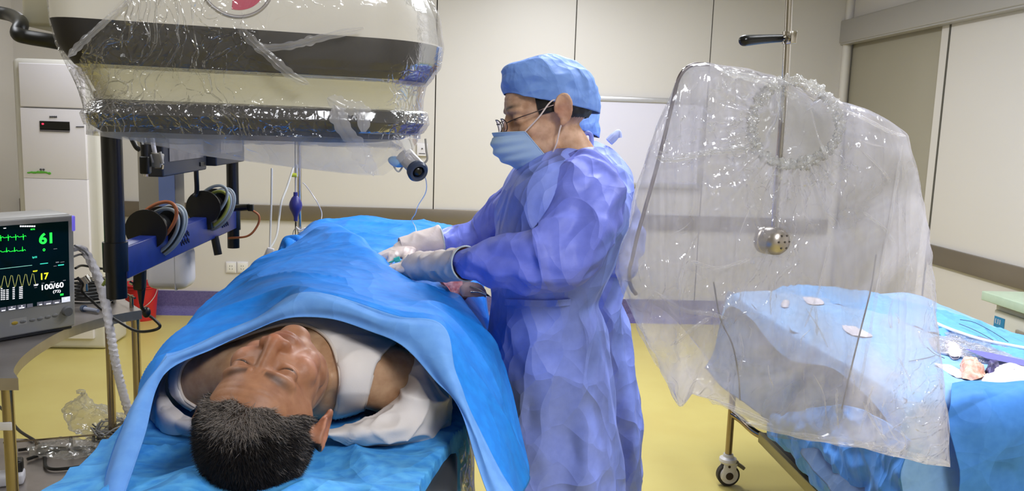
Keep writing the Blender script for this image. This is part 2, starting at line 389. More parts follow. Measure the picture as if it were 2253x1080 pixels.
# corner cove strip above the door header
make('trim_5', MB().cyl((XR-.02, YB-.02, 0), (XR-.02, YB-.02, CEIL), .035, seg=16), wall_m, kind='structure')
dif_m = mat('lamp_diffuser', 'ffffff', .5, emit=('f2f6ff', 2.2))
for i, (lx, ly, s, p) in enumerate(LIGHTS):
    t = thing('ceiling_light', ['white ceiling light panel nearest the whiteboard', 'white ceiling light panel above the right trolley', 'white ceiling light panel nearest the air conditioner', 'white ceiling light panel above the equipment cart', 'white ceiling light panel above the photographer', 'white ceiling light panel above the two gowned people'][i], 'ceiling light', (lx, ly, CEIL), group='ceiling light panels')
    make('frame', MB().box((lx, ly-.59, CEIL-.012), (.62, .03, .024)).box((lx, ly+.59, CEIL-.012), (.62, .03, .024)).box((lx-.295, ly, CEIL-.012), (.03, 1.18, .024)).box((lx+.295, ly, CEIL-.012), (.03, 1.18, .024)), alu_m, t, smooth=False)
    make('diffuser', MB().box((lx, ly, CEIL-.01), (.56, 1.15, .012)), dif_m, t, smooth=False)

# ---------------------------------------------------------------- air conditioner tower
YA = 5.6
a0, a1 = P(22, 126, YA), P(196, 132, YA); at = a0[2]
axl, axr = a0[0]+.0, a1[0]+.04
ac = thing('air_conditioner', 'tall white floor-standing air conditioner with black display strip', 'air conditioner', ((axl+axr)/2, YA+.2, 0))
ac_m = mat('cream_white_plastic', 'd9d6cf', .4); acf = mat('white_gloss_panel', 'ece8ef', .22)
make('body', MB().box(((axl+axr)/2, YA+.19, at/2), (axr-axl, .36, at), bev=.03), ac_m, ac)
m_ = .055
z1 = P(45, 138, YA)[2]; z2 = P(45, 236, YA)[2]; z3 = P(60, 392, YA)[2]
fx0, fx1 = axl+m_, axr-m_-.02
for nm, zb, zt in (('upper_panel', z2+.006, z1), ('front_panel', z3+.003, z2-.003), ('lower_panel', .08, z3+.001)):
    make(nm, MB().box(((fx0+fx1)/2, YA-.0, (zb+zt)/2), (fx1-fx0, .035, zt-zb), bev=.006 if nm == 'upper_panel' else .0012), acf, ac)
def patch(x0, y0, x1, y1, Y, t=.004):
    a, b = P(x0, y1, Y), P(x1, y0, Y); return MB().box(((a[0]+b[0])/2, Y, (a[2]+b[2])/2), (abs(b[0]-a[0]), t, abs(b[2]-a[2])))
yf = YA-.02
dsp = make('display', patch(88, 268, 153, 285, yf), gloss_black, ac, smooth=False)
make('display_trim', patch(88, 285.5, 153, 289, yf), mat('silver_strip', '77747a', .3, .5), ac, smooth=False)
make('indicator_light', MB().ell(P(94, 272.5, yf-.003), (.007, .003, .005)), mat('red_led', 'ff3040', .4, emit=('ff2040', 2.5)), dsp)
dark_ink = mat('dark_ink', '4a4a50', .6)
mb = MB()
for k in range(7): a = P(110+k*2.4, 257, yf); mb.box((a[0], yf, a[2]), (.005, .003, .009 if k % 2 else .012))
make('brand_lettering', mb, dark_ink, ac, smooth=False, label='tiny dark brand lettering')
mb = MB()
for k in range(9): a = P(168+k*2, 279, yf); mb.box((a[0], yf, a[2]), (.004, .003, .007))
make('model_lettering', mb, dark_ink, ac, smooth=False)
mb = MB(); c0 = P(86, 382, yf)
for k in range(14):
    u = k/13-.5; mb.ell((c0[0]+u*.13, yf, c0[2]+.004+.01*math.cos(u*3)*random.uniform(.2, 1.1)), (.011, .003, .008*random.uniform(.6, 1.2)), nu=10, nv=6)
mb.ell((c0[0], yf, c0[2]+.008), (.06, .003, .006), nu=16, nv=6)
make('green_island_emblem', mb, mat('leaf_green', '5fae3c', .6), ac, label='green island picture printed on the front')
mb = MB()
for dx in (.012, .03):
    mb.ell((c0[0]+dx, yf-.001, c0[2]+.028), (.008, .003, .006), nu=10, nv=6).cyl((c0[0]+dx, yf, c0[2]+.005), (c0[0]+dx, yf, c0[2]+.028), .0015, seg=6)
make('palm_tops', mb, dark_ink, ac)

# ---------------------------------------------------------------- whiteboard
a = P(1275, 214, YB); b = P(1560, 600, YB)
x0, x1 = a[0], P(1548, 240, YB)[0]; zt = P(1303, 211, YB)[2]; zb = 1.13
wb = thing('whiteboard', 'pale lilac whiteboard in an aluminium frame on the back wall', 'whiteboard', ((x0+x1)/2, YB, (zt+zb)/2))
make('writing_surface', MB().box(((x0+x1)/2, YB-.012, (zt+zb)/2), (x1-x0-.02, .014, zt-zb-.02)), mat('whiteboard_white', 'dcdaea', .25, coat=.3), wb, smooth=False)
mb = MB()
for c_, d_ in ((((x0+x1)/2, YB-.015, zt-.018), (x1-x0, .03, .04)), (((x0+x1)/2, YB-.02, zb+.015), (x1-x0, .045, .035)), ((x0+.012, YB-.015, (zt+zb)/2), (.026, .03, zt-zb)), ((x1-.012, YB-.015, (zt+zb)/2), (.026, .03, zt-zb))):
    mb.box(c_, d_, bev=.004)
make('frame', mb, mat('frame_aluminium', 'c9c8cb', .3, .7), wb)
make('corner_cap', MB().box((x1-.03, YB-.02, zt-.02), (.07, .035, .045), bev=.004), grey_pl, wb)

# ---------------------------------------------------------------- wall sockets
for k, (xa, xb, nm) in enumerate(((497, 520.5, 'white wall socket plate, left one of the pair above the purple skirting'), (521.5, 546, 'white wall socket plate, right one of the pair above the purple skirting'))):
    a, b = P(xa, 600, YB-.006), P(xb, 576, YB-.006)
    cx, cz = (a[0]+b[0])/2, (a[2]+b[2])/2; wd, hd = b[0]-a[0]-.002, b[2]-a[2]
    t = thing('wall_socket', nm, 'socket', (cx, YB, cz), 'wall sockets')
    make('faceplate', MB().box((cx, YB-.006, cz), (wd, .012, hd), bev=.003), white_pl, t)
    make('rocker', MB().box((cx, YB-.013, cz), (wd*.8, .004, hd*.78), bev=.001), mat('ivory_plastic', 'ebe8e4', .4), t)
    mb = MB()
    for s_ in (-1, 1):
        mb.box((cx+s_*.008, YB-.0155, cz+.012), (.003, .002, .01)); mb.box((cx+s_*.01, YB-.0155, cz-.012), (.0025, .002, .01), rot=(0, s_*.5, 0))
    make('pin_slots', mb, mat('slot_dark', '2b2b2b', .7), t, smooth=False)
a, b = P(917, 343, YB-.01), P(941, 316, YB-.01)
t = thing('wall_switch', 'small white wall box beside the panel joint above the steel rail', 'switch box', ((a[0]+b[0])/2, YB, (a[2]+b[2])/2))
make('cover', MB().box(((a[0]+b[0])/2, YB-.012, (a[2]+b[2])/2), (b[0]-a[0], .024, b[2]-a[2]), bev=.005), white_pl, t)
make('button', MB().cyl(((a[0]+b[0])/2-.0, YB-.03, (a[2]+b[2])/2+.01), ((a[0]+b[0])/2, YB-.02, (a[2]+b[2])/2+.01), .006), dark_ink, t)
make('printed_line', MB().box(((a[0]+b[0])/2, YB-.025, (a[2]+b[2])/2-.03), (.05, .002, .006)), dark_ink, t, smooth=False)

# ---------------------------------------------------------------- red bucket
bc = P(311, 683, 6.5); bc = np.array([bc[0], 6.5, 0]); bh = .285
bk = thing('bucket', 'red plastic bucket standing against the purple skirting', 'bucket', tuple(bc))
red_m = mat('red_plastic', 'c8262c', .35)
prof = [(0, .005), (.095, .005), (.1, .0), (.104, .01)]+[(.104+.026*t, .01+(bh-.02)*t) for t in np.linspace(0, 1, 6)]+[(.14, bh-.008), (.141, bh), (.134, bh), (.128, bh-.01), (.1, .02), (0, .015)]
make('pail', MB().lathe(prof, bc), red_m, bk)
make('rim', MB().lathe([(.132, bh-.03), (.138, bh-.026), (.138, bh-.02), (.132, bh-.016)], bc), red_m, bk)
make('handle', MB().tube([bc+np.array([.14*math.cos(t), -.02-.13*math.sin(t)*.75, bh-.02-.16*math.sin(t)]) for t in np.linspace(0, math.pi, 9)], .0035), mat('wire_steel', 'b9b0a8', .3, .8), bk)

# ---------------------------------------------------------------- cabinet on the right wall
ca = G(2150, 641, .85); cy1 = ca[1]-.02; cx0 = ca[0]
cab = thing('cabinet', 'white drawer cabinet with pale green top by the right wall', 'cabinet', ((cx0+XR)/2, cy1-.7, 0))
green_m = mat('pale_green_laminate', 'b9ccb4', .4, noise=(20, 'b2c6ae', 3)); cabw = mat('cabinet_white', 'd4d2c8', .4)
make('worktop', MB().box(((cx0+XR)/2, cy1-.75, .835), (XR-cx0-.02, 1.5, .045), bev=.004), green_m, cab)
make('body', MB().box(((cx0+XR)/2+.03, cy1-.75, .435), (XR-cx0-.09, 1.44, .75)), cabw, cab, smooth=False)
hm = mat('cabinet_handle', 'a79f92', .35, .6)
for k in range(3):
    y_ = cy1-.27-k*.47
    for j, (z_, hh) in enumerate(((.70, .16), (.53, .16), (.27, .34))):
        dw = make('drawer', MB().box((cx0+.068, y_, z_), (.022, .45, hh-.012), bev=.003), cabw, cab)
        make('handle', MB().box((cx0+.052, y_-.03, z_+.0), (.012, .16, .035), bev=.004), hm, dw)
        if j == 0 and k == 0:
            lb = make('blue_label', MB().box((cx0+.0555, y_+.18, z_+.0), (.002, .075, .09)), mat('label_blue', '1f7fae', .5), dw, smooth=False, label='blue paper label with white characters')
            mb = MB()
            for r_ in range(2):
                for c_ in range(4 if r_ else 3):
                    yy = y_+.18+.026-c_*.0165; zz = z_+.022-r_*.042
                    for q_ in range(4): mb.box((cx0+.0542, yy+random.uniform(-.003, .003), zz+(-.01+.0065*q_)), (.001, .010, .0018))
                    mb.box((cx0+.0542, yy, zz), (.001, .0018, .024))
            make('characters', mb, white_pl, lb, smooth=False)
make('shadow_gap', MB().box((cx0+.075, cy1-.75, .803), (.02, 1.4, .012)), mat('gap_black', '1a1a18', .8), cab, smooth=False)
# ---------------------------------------------------------------- equipment cart (stainless, curved front)
ZC = .90
front = [G(312, 682, ZC), G(270, 689, ZC), G(225, 699, ZC), G(150, 722, ZC), (G(92, 752, ZC)), G(52, 782, ZC), G(33, 806, ZC), G(30, 818, ZC), G(40, 832, ZC)]
fr2 = crom([p[:2] for p in front[:-1]], 40)
back_r = G(258, 652, ZC)
poly = [tuple(p) for p in fr2]+[tuple(front[-1][:2])]
yn = front[-1][1]
poly += [(-1.75, yn-.03), (-1.85, back_r[1]+.1), (back_r[0]-.05, back_r[1]+.08)]
ct = thing('equipment_cart', 'stainless steel equipment cart with concave curved front edge', 'cart', (-1.4, 2.6, 0))
cart_m = mat('cart_steel', 'bab2ae', .3, .75, noise=(9, 'aaa19c', 3)); leg_m = mat('cart_leg_steel', 'a89b88', .2, 1.)
make('top_shelf', MB().prism(poly[::-1], ZC-.032, ZC), cart_m, ct, smooth=False)
make('lower_shelf', MB().prism(poly[::-1], .275, .3), cart_m, ct, smooth=False)
near = G(40, 832, ZC)
legs = [(P(21, 950, near[1]+.03)[0], near[1]+.03), (P(300, 760, front[0][1]+.01)[0], front[0][1]+.01), (P(241, 760, back_r[1]+.02)[0], back_r[1]+.02), (-1.7, yn+.02), (-1.78, back_r[1]+.05)]
for i, (x, y) in enumerate(legs):
    lg = make('leg', MB().cyl((x, y, .1), (x, y, ZC-.03), .0145), leg_m, ct)
    make('castor', MB().cyl((x-.012, y, .035), (x+.012, y, .035), .035, seg=24).box((x, y, .08), (.03, .04, .05), bev=.005), grey_pl, lg)
a = np.array(legs[1]); b_ = np.array(legs[2])
mb = MB()
for t_ in (.12, .75):
    q_ = a*(1-t_)+b_*t_; mb.cyl((q_[0], q_[1], ZC), (q_[0], q_[1], ZC+.045), .007)
mb.tube([(a[0], a[1], ZC+.04), (b_[0], b_[1], ZC+.04)], .004, smooth=False)
make('guard_rail', mb, leg_m, ct)
x0, y0 = legs[3]; x1, y1 = legs[2]
mb = MB().tube([(x0+.05, y1-.12, .36), (x1, y1-.02, .36)], .0035, smooth=False)
for t_ in (.3, .62, .9): mb.cyl((x0+.05+(x1-x0-.05)*t_, y1-.12+.1*t_, .3), (x0+.05+(x1-x0-.05)*t_, y1-.12+.1*t_, .362), .006)
make('shelf_rail', mb, leg_m, ct)
lt = P(27, 938, legs[0][1]-.016)
make('white_tag', MB().box((legs[0][0], legs[0][1]-.0155, lt[2]), (.03, .003, .022), bev=.001), white_pl, ct)

# ---------------------------------------------------------------- patient monitor
wv = np.array([.62, .785, 0.]); wv /= np.linalg.norm(wv); nv_ = np.array([wv[1], -wv[0], 0.])   # nv_ points out of the screen
B = G(168, 715, ZC+.012)
tilt = -.045; up = np.array([-nv_[0]*math.sin(tilt), -nv_[1]*math.sin(tilt), math.cos(tilt)]); nf = np.cross(wv, up)
def onface(px, py, off=0.):
    d = ray(px, py); o = np.array([0, 0, H]); t = ((B+nf*off-o)@nf)/(d@nf); return o+d*t
def fc(px, py): q_ = onface(px, py)-B; return q_@wv, q_@up    # face coordinates (right edge = 0, left negative)
hm_ = fc(160, 470)[1]
Wm = .40
pm = thing('patient_monitor', 'grey bedside patient monitor showing green heart trace and number 61', 'monitor', tuple(B-wv*Wm/2-nv_*.06))
Rm = Matrix([[wv[i], nf[i], up[i]] for i in range(3)])
mon_m = mat('monitor_grey', 'b5b3b1', .42); mon_d = mat('monitor_dark_base', '4b4a4c', .5)
def fbox(u0, u1, v0, v1, d0, d1, bev=0.):
    """box on the monitor face frame: u along width, v up, d outwards"""
    c_ = B+wv*(u0+u1)/2+up*(v0+v1)/2+nf*(d0+d1)/2
    return MB().box(c_, (abs(u1-u0), abs(d1-d0), abs(v1-v0)), rot=Rm, bev=bev)
make('housing', fbox(-Wm, 0, 0, hm_, -.13, 0, .018), mon_m, pm)
su, sv1 = fc(146, 486); su2, sv0 = fc(153.5, 661); sr = (su+su2)/2
make('bezel', fbox(-Wm+.01, -.004, .0, hm_-.004, -.01, .004, .006), mon_m, pm)
scr_m = mat('screen_black', '020608', .12, emit=('02110d', .5))
scr = make('screen', fbox(-Wm+.03, sr, sv0, sv1, .0, .006), scr_m, pm, smooth=False)
cu_, cv_ = fc(166, 500)
make('alarm_lamp', fbox(-.012, .001, hm_-.055, hm_-.006, -.03, .005, .004), mat('lilac_lamp', '8c82e0', .3, emit=('6a5fe0', .5)), pm)
make('foot', MB().box(B-wv*Wm/2-nv_*.07-np.array([0, 0, .004]), (Wm*.96, .12, .016), rot=Matrix([[wv[i], nv_[i], (0, 0, 1)[i]] for i in range(3)]), bev=.004), mon_d, pm)
def em(n, c, s=1.6): return mat('glow_'+n, c, .5, emit=(c, s))
GR, CY, YE, WH = em('green', '20e840'), em('cyan', '3fe0c0', 1.), em('yellow', 'e8e62a', 1.2), em('white', 'e8e8ee', 1.1)
def ftext(txt, x0, y0, x1, y1, m, nm, bold=.0):
    v, f = text_mesh(txt, 1., 0., bold); v = np.array(v); mn_, mx_ = v.min(0), v.max(0)
    ul, vt = fc(x0, y0); ur = fc(x1, y1)[0]; vb = fc(x0, y1)[1]
    vv = [onp(ul+(p[0]-mn_[0])/(mx_[0]-mn_[0])*(ur-ul), vb+(p[1]-mn_[1])/(mx_[1]-mn_[1])*(vt-vb), .0072) for p in v]
    return make(nm, mesh_of(vv, f), m, scr, smooth=False)
def onp(u, v, d=.007): return B+wv*u+up*v+nf*d
ftext('61', 83, 512.5, 112.5, 537, GR, 'heart_rate_number', .03)
ftext('17', 87.5, 600.5, 104.5, 615, YE, 'respiration_number', .02)
ftext('100/60', 89, 625.5, 137.5, 637.5, WH, 'pressure_number', .02)
ftext('(72)', 114, 638, 131, 645.5, WH, 'mean_pressure_number', .015)
ftext('0', 91.5, 546, 97, 552, GR, 'st_number', .02)
ftext('SpO2', 68.5, 563.5, 79, 568.5, CY, 'oxygen_caption', .02)
ftext('RESP', 70, 594.5, 80, 597.5, YE, 'respiration_caption', .02)
ftext('NIBP', 72, 624.5, 82, 628.5, WH, 'pressure_caption', .02)
ftext('ECG', 65, 502.5, 74, 505.5, GR, 'heart_caption', .02)
def trace(pts, m, nm, wdt=.0013):
    q_ = [np.array(fc(x, y)) for x, y in pts]; vs = []; fs = []
    for i, p in enumerate(q_):
        d = q_[min(i+1, len(q_)-1)]-q_[max(i-1, 0)]; d /= np.linalg.norm(d)+1e-9; n_ = np.array([-d[1], d[0]])*wdt/2
        vs += [onp(*(p+n_)), onp(*(p-n_))]
        if i: fs.append((2*i-2, 2*i-1, 2*i+1, 2*i))
    make(nm, mesh_of(vs, fs), m, scr, smooth=False)
def beat(x0, y0, sl, per, n, up_, dn):
    pts = []
    for k in range(n):
        x = x0+k*per
        for dx, dy in ((0, 0), (.2, 0), (.28, -1.5), (.36, 0), (.46, 0), (.5, -up_), (.54, dn), (.58, 0), (.7, -2), (.8, -2.5), (.9, 0)): pts.append((x+dx*per, y0+sl*(x+dx*per)+dy))
    return pts
trace(beat(-26, 522.5, -.05, 16.5, 5, 6, 7), GR, 'heart_trace')
trace(beat(-32, 553.5, -.055, 17.5, 5, 9, 1), GR, 'second_heart_trace')
trace([(-40, 595), (68, 582.5)], em('pale_cyan', '9fe8d8', .8), 'flat_trace', .001)
pts = []
for k in range(7):
    x = -30+k*15.6
    for dx, dy in ((0, 0), (3, -14), (5, -22), (8, -21), (10, -8), (13, 3), (15, 2)): pts.append((x+dx, 628-.08*x+dy))
trace(pts, mat('glow_pale', 'd8d890', .5, emit=('b8b868', .8)), 'breathing_trace', .001)
def bars(nm, lst, m, d=.0072):
    mb = MB()
    for x0, y0, x1, y1 in lst:
        ua, va = fc(x0, y0); ub, vb = fc(x1, y1); va_ = (va+vb)/2; hh = abs(y1-y0)*.5*abs(fc(x0, y0)[1]-fc(x0, y0+1)[1])
        mb.add([onp(ua, va_+hh, d), onp(ub, va_+hh, d), onp(ub, va_-hh, d), onp(ua, va_-hh, d)], [(3, 2, 1, 0)])
    make(nm, mb, m, scr, smooth=False)
rows_ = []
for c_, (xa, xb) in enumerate(((-1, 3), (4, 8.5), (11, 16.5), (25, 30), (39.5, 47.5))):
    for r_ in range(7):
        if r_ == 0 and c_ in (1, 2): continue
        rows_.append((xa, 634+r_*4-.08*xa-2+.8, xb, 634+r_*4-.08*xa-2+2.6))
bars('number_table', rows_, WH)
bars('status_line', [(41+k*5, 495.3, 45+k*5, 498.5) for k in range(7)]+[(5, 500.5, 11, 502)], WH)
bars('small_captions', [(85.5, 578, 103, 579.5), (125, 581, 138, 583)], CY)
bars('tiny_white_text', [(115, 546, 123, 547), (120, 575, 127, 577), (130, 575, 139, 576), (115, 584, 122, 585), (73, 631, 79, 632), (89, 623-1.5, 95, 622.5), (108, 618.5, 117, 620), (136, 615, 142, 616.5)], mat('glow_dim', 'a8a8ae', .5, emit=('88888e', .5)))
bars('green_blocks', [(130, 645, 137, 649)], GR)
btn = mat('soft_key', '74747e', .4, emit=('5a5a66', .5))
bars('soft_keys', [(-2, 675, 12, 684), (14, 672, 34, 681), (35.5, 669, 55, 678.5), (57, 667, 70, 675), (79, 663, 92, 671), (93, 661, 112, 669.5), (113, 659, 131, 667.5)], btn, .0066)
bars('main_menu_key', [(133, 652, 152, 663.5)], mat('soft_key_white', 'd0d2dc', .4, emit=('c8ccd8', .8)), .0067)
bars('key_captions', [(17, 678, 31, 680), (39, 675, 51, 677), (84, 668, 90, 670), (99, 666, 109, 668), (118, 663.5, 127, 665.5), (1, 681, 9, 683), (141, 655, 144, 657.5), (22, 674, 25, 675.5), (44, 671, 47, 673)], WH, .0073)
ku, kv = fc(144.5, 683.5); kc = onp(ku, kv, .004)
make('knob', MB().cyl(kc, kc+nf*.014, .0155, .0135, 32), mat('knob_grey', '77777a', .45), pm)
for i, (x, y) in enumerate(((31, 710), (49, 706.5), (70, 703), (87, 700), (104, 696.5), (120, 693))):
    bu, bv = fc(x, y)
    o = make('button', MB().ell(onp(bu, bv, .004), (.0095, .003, .0055), rot=Rm), mat('button_yellow', 'c9a93a', .5) if i == 0 else mat('button_grey', '8b8a8b', .5), pm, label='yellow alarm button' if i == 0 else None)
mb = MB().add([onp(*fc(20, 702), .0042), onp(*fc(20, 718), .0042), onp(*fc(58, 711), .0042), onp(*fc(57, 696), .0042)], [(0, 1, 2, 3)])
make('button_label_plate', mb, mat('plate_pale', 'c3c0bc', .5), pm, smooth=False)

# ---------------------------------------------------------------- cables and small things on the cart
bl_c = mat('black_cable', '121212', .4); wh_c = mat('white_wrap', 'c6c1c4', .5, bump=(120, .6, .003)); gr_c = mat('grey_cable', '8f8d8c', .5)
o = make('coiled_cable', MB().tube([(lambda c_: (c_[0]+.075*math.cos(t)*(1+.06*math.sin(t*1.3)), c_[1]+.06*math.sin(t), ZC+.006+.0065*t/math.pi/1.1))(G(200, 668, ZC)) for t in np.linspace(0, 7*2*math.pi, 120)], .0042, n=480), bl_c)
tag(o, 'black cable coiled on the steel cart behind the monitor', 'cable')
pts = [P(160, 548, 2.75), P(178, 545, 2.78), P(196, 568, 2.78), P(216, 612, 2.74), P(232, 668, 2.68), P(243, 730, 2.62), P(257, 810, 2.6), P(283, 905, 2.6), P(300, 930, 2.62)]
mb = MB().tube(pts, [.008, .011, .013, .014, .014, .013, .013, .013, .012], seg=14, n=160)
v = np.array(mb.v); v += (vert_normals(v, mb.f).T*(.0016*np.sin(v[:, 2]*420+v[:, 0]*150))).T; mb.v = [tuple(x) for x in v]
tag(make('wrapped_cable_bundle', mb, wh_c), 'white film-wrapped cable bundle hanging down past the cart', 'cable')
tag(make('sensor_lead', MB().tube([P(164, 540, 2.7), P(185, 552, 2.75), P(196, 565, 2.78)], .003).tube([P(160, 565, 2.72), P(180, 560, 2.78), P(200, 575, 2.79)], .0035), gr_c), 'thin grey sensor leads coming out behind the monitor', 'cable')
tag(make('power_lead', MB().tube([P(166, 590, 2.75), P(180, 584, 2.8), P(205, 588, 2.85), P(232, 592, 2.9)], .004).tube([P(170, 610, 2.72), P(182, 625, 2.72), P(180, 640, 2.74), P(200, 660, 2.75), P(235, 690, 2.7), P(262, 708, 2.62), P(300, 728, 2.55), P(335, 727, 2.5), P(352, 718, 2.5), P(340, 703, 2.5), P(322, 690, 2.5)], .0045), bl_c), 'black power lead looping from the cart to the connector under the blue beam', 'cable')
q_ = P(188, 616, 2.8)
t = thing('hose_clamp', 'small silver clamp with green tab behind the patient monitor', 'clamp', tuple(q_))
make('stem', MB().cyl(P(172, 616, 2.8), P(205, 613, 2.8), .006).cyl(P(188, 620, 2.8), P(189, 640, 2.8), .007), chrome_m, t)
make('jaw', MB().cyl(P(186, 608, 2.8), P(196, 622, 2.8), .014), chrome_m, t)
make('thin_rod', MB().cyl(P(200, 614, 2.8), P(236, 609, 2.78), .002), chrome_m, t)
make('green_tab', MB().tube([P(226, 628, 2.7), P(236, 612, 2.7)], .005), mat('green_tape', '8f9a4a', .5), t)
t = thing('syringe_connector', 'small clear and blue connector lying on the cart edge', 'connector', tuple(G(195, 690, ZC)))
a, b_ = G(180, 684, ZC)+[0, 0, .01], G(216, 690, ZC)+[0, 0, .01]
make('barrel', MB().cyl(a, b_, .008, .006), mat('clear_blueish', 'b9bfd4', .15), t)
make('collar', MB().cyl(a+(b_-a)*.05, a+(b_-a)*.2, .0115), mat('slate', '4f5f78', .3), t)
# shelf: bag, leads, adapter, cables
q_ = G(205, 965, .3)
def crumple(c, r, seed, amp=.35, res=.012):
    mb = MB().ell(c, r, nu=64, nv=40); v = np.array(mb.v); d = v-np.array(c)
    k = 1+amp*np.array([abs(mn.noise(Vector((p*14+[seed, 0, 0]).tolist())))*2-.6+.5*abs(mn.noise(Vector((p*34+[seed, 3, 0]).tolist()))) for p in v]); mb.v = [tuple(x) for x in np.array(c)+d*k[:, None]]; return mb
film = plastic('clear_film', milk=.22, gloss=.08, scale=26, tint='f2eee6', ridge=.25, bumpd=.005, edge=.3)
bag = thing('plastic_bag', 'crumpled clear plastic bag on the lower shelf of the cart', 'bag', tuple(q_))
c1 = P(205, 925, q_[1])
mb = MB().ell(c1, (.10, .08, .065)).cap(tuple(P(180, 900, q_[1])), tuple(P(179, 850, q_[1])), .05, .008).ell(P(160, 905, q_[1]), (.045, .05, .04)).ell(P(250, 930, q_[1]), (.06, .06, .04))
v, n_, f = remeshed(mb, .008, 6)
make('bag_film', wrinkle(mesh_of(v, f), [('f', 16, .03, 2.), ('k', 16., .022, 3.), ('k', 34., .008, 5.)]), film, bag, sharp=50)
mb = MB().ell(G(150, 985, .33), (.16, .09, .028)); v, n_, f = remeshed(mb, .008, 6)
make('bag_lower_film', wrinkle(mesh_of(v, f), [('f', 16, .02, 5.), ('k', 16., .014, 3.), ('k', 34., .008, 5.)]), film, bag, sharp=50)
mb = MB(); cc = G(245, 968, .32)
random.seed(3)
for k in range(16):
    a0 = random.uniform(0, 6.28); pts = [cc+np.array([.07*math.cos(a0+t)*random.uniform(.6, 1), .09*math.sin(a0+t)*random.uniform(.6, 1), random.uniform(0, .07)]) for t in np.linspace(0, 4, 5)]
    mb.tube(pts, .003, seg=6, n=24)
tag(make('tangled_leads', mb, gr_c), 'tangle of grey leads beside the clear bag on the lower shelf', 'cable')
mb = MB()
for pts in (([(-20, 880), (10, 905), (40, 945), (80, 972), (98, 998), (103, 1028), (150, 1030), (250, 1012)]), ([(40, 990), (90, 985), (160, 988), (215, 1000), (260, 1008)]), ([(60, 1010), (120, 992), (200, 985), (262, 1003)])):
    mb.tube([G(x, y, .31) if i else G(x, y, .31) for i, (x, y) in enumerate(pts)], .006)
tag(make('shelf_power_cables', mb, bl_c), 'black power cables looping across the lower shelf of the cart', 'cable')
t = thing('power_strip', 'white power strip with black plugs on the lower shelf', 'power strip', tuple(G(30, 1045, .3)))
a = G(55, 1040, .33); make('body', MB().box((a[0]-.16, a[1]-.06, .32), (.34, .07, .04), rot=(0, 0, .35), bev=.01), white_pl, t)
make('plug', MB().box((a[0]-.03, a[1]+.0, .355), (.045, .05, .05), rot=(0, 0, .35), bev=.008), black_m, t)
make('plug', MB().box((a[0]-.13, a[1]-.035, .355), (.04, .05, .05), rot=(0, 0, .35), bev=.008), black_m, t)

# ---------------------------------------------------------------- suspended screen rack
XP = -.877
rk = thing('monitor_rack', 'ceiling-hung rack with two black posts and a blue cross beam', 'rack', (XP, 2.75, 1.3))
y1, y2 = 2.2, 3.3
zb1 = P(255, 655, y1)[2]; zb2 = P(514, 545, y2)[2]; xa = P(252, 500, y1)[0]; xb = P(513, 480, y2)[0]
zs1, zs0 = P(252, 532, y1)[2], P(252, 596, y1)[2]
make('post', MB().cyl((xa, y1, zb1), (xa, y1, CEIL), .0255, seg=28), gloss_black, rk)
make('sleeve', MB().cyl((xa, y1, zs0), (xa, y1, zs1), .031, seg=28), gloss_black, rk)
make('post', MB().cyl((xb, y2, zb2), (xb, y2, CEIL), .023, seg=28), gloss_black, rk)
make('sleeve', MB().cyl((xb, y2, P(513, 505, y2)[2]), (xb, y2, P(513, 462, y2)[2]), .028, seg=28), gloss_black, rk)
ta = P(283, 523, 2.26)[2]; tb = P(283, 588, 2.26)[2]; tc_ = P(500, 463, 3.26)[2]; td = P(500, 515, 3.26)[2]
zt_, zb_ = (ta+tc_)/2, (tb+td)/2
make('cross_beam', MB().box((XP, (y1+y2)/2, (zt_+zb_)/2), (.05, y2-y1, zt_-zb_), bev=.004), blue_metal, rk)
mb = MB()
for yy in (2.66, 3.12):
    for k in range(7):
        for j in range(2): mb.box((XP+.026, yy+(k-3)*.012, (zt_+zb_)/2+.012-j*.022+(k % 2)*.006), (.003, .004, .014), rot=(.5, 0, 0))
make('beam_lettering', mb, mat('beam_ink', '0c1638', .5), rk, smooth=False)
def reel(px, py, Y, nm):
    c_ = P(px, py, Y); r_ = .058
    ob = make(nm, MB().cyl(c_, c_+[0.008, .09, 0], r_*.62, seg=28).cyl(c_-[0, .006, 0], c_+[0, .004, 0], r_, seg=36).cyl(c_+[0.01, .088, 0], c_+[0.01, .098, 0], r_, seg=36).box(c_+[.0, .045, -r_*.9], (.05, .09, .05), bev=.004), black_m, rk)
    return c_, ob
c_, r1 = reel(322, 505, 2.42, 'cable_reel')
c2_, r2 = reel(448, 456, 2.9, 'cable_reel')
def loops(c_, cols, ob, seed, R_=.075):
    random.seed(seed)
    for k, m_ in enumerate(cols):
        yy = .018+.011*k; pts = [c_+np.array([R_*math.cos(t)*(.72)+.014+.004*k+(.42 if k else .5)*R_*math.sin(t), yy, (R_+.003*k)*math.sin(t)*.9-.012*(k > 0)+.012*(k == 0)]) for t in np.linspace(math.pi, 3*math.pi, 17)]
        make('wound_cable', MB().tube(pts, .0052), m_, ob)
or_c = mat('orange_cable', 'b5693e', .45); ye_c = mat('yellow_green_cable', 'a9ab4c', .45); wt_c = mat('pale_cable', 'a7b0b4', .45)
loops(c_, [or_c, wt_c, bl_c, wt_c, wt_c], r1, 1); loops(c2_, [wt_c, ye_c, wt_c, gr_c, wt_c], r2, 2, .07)
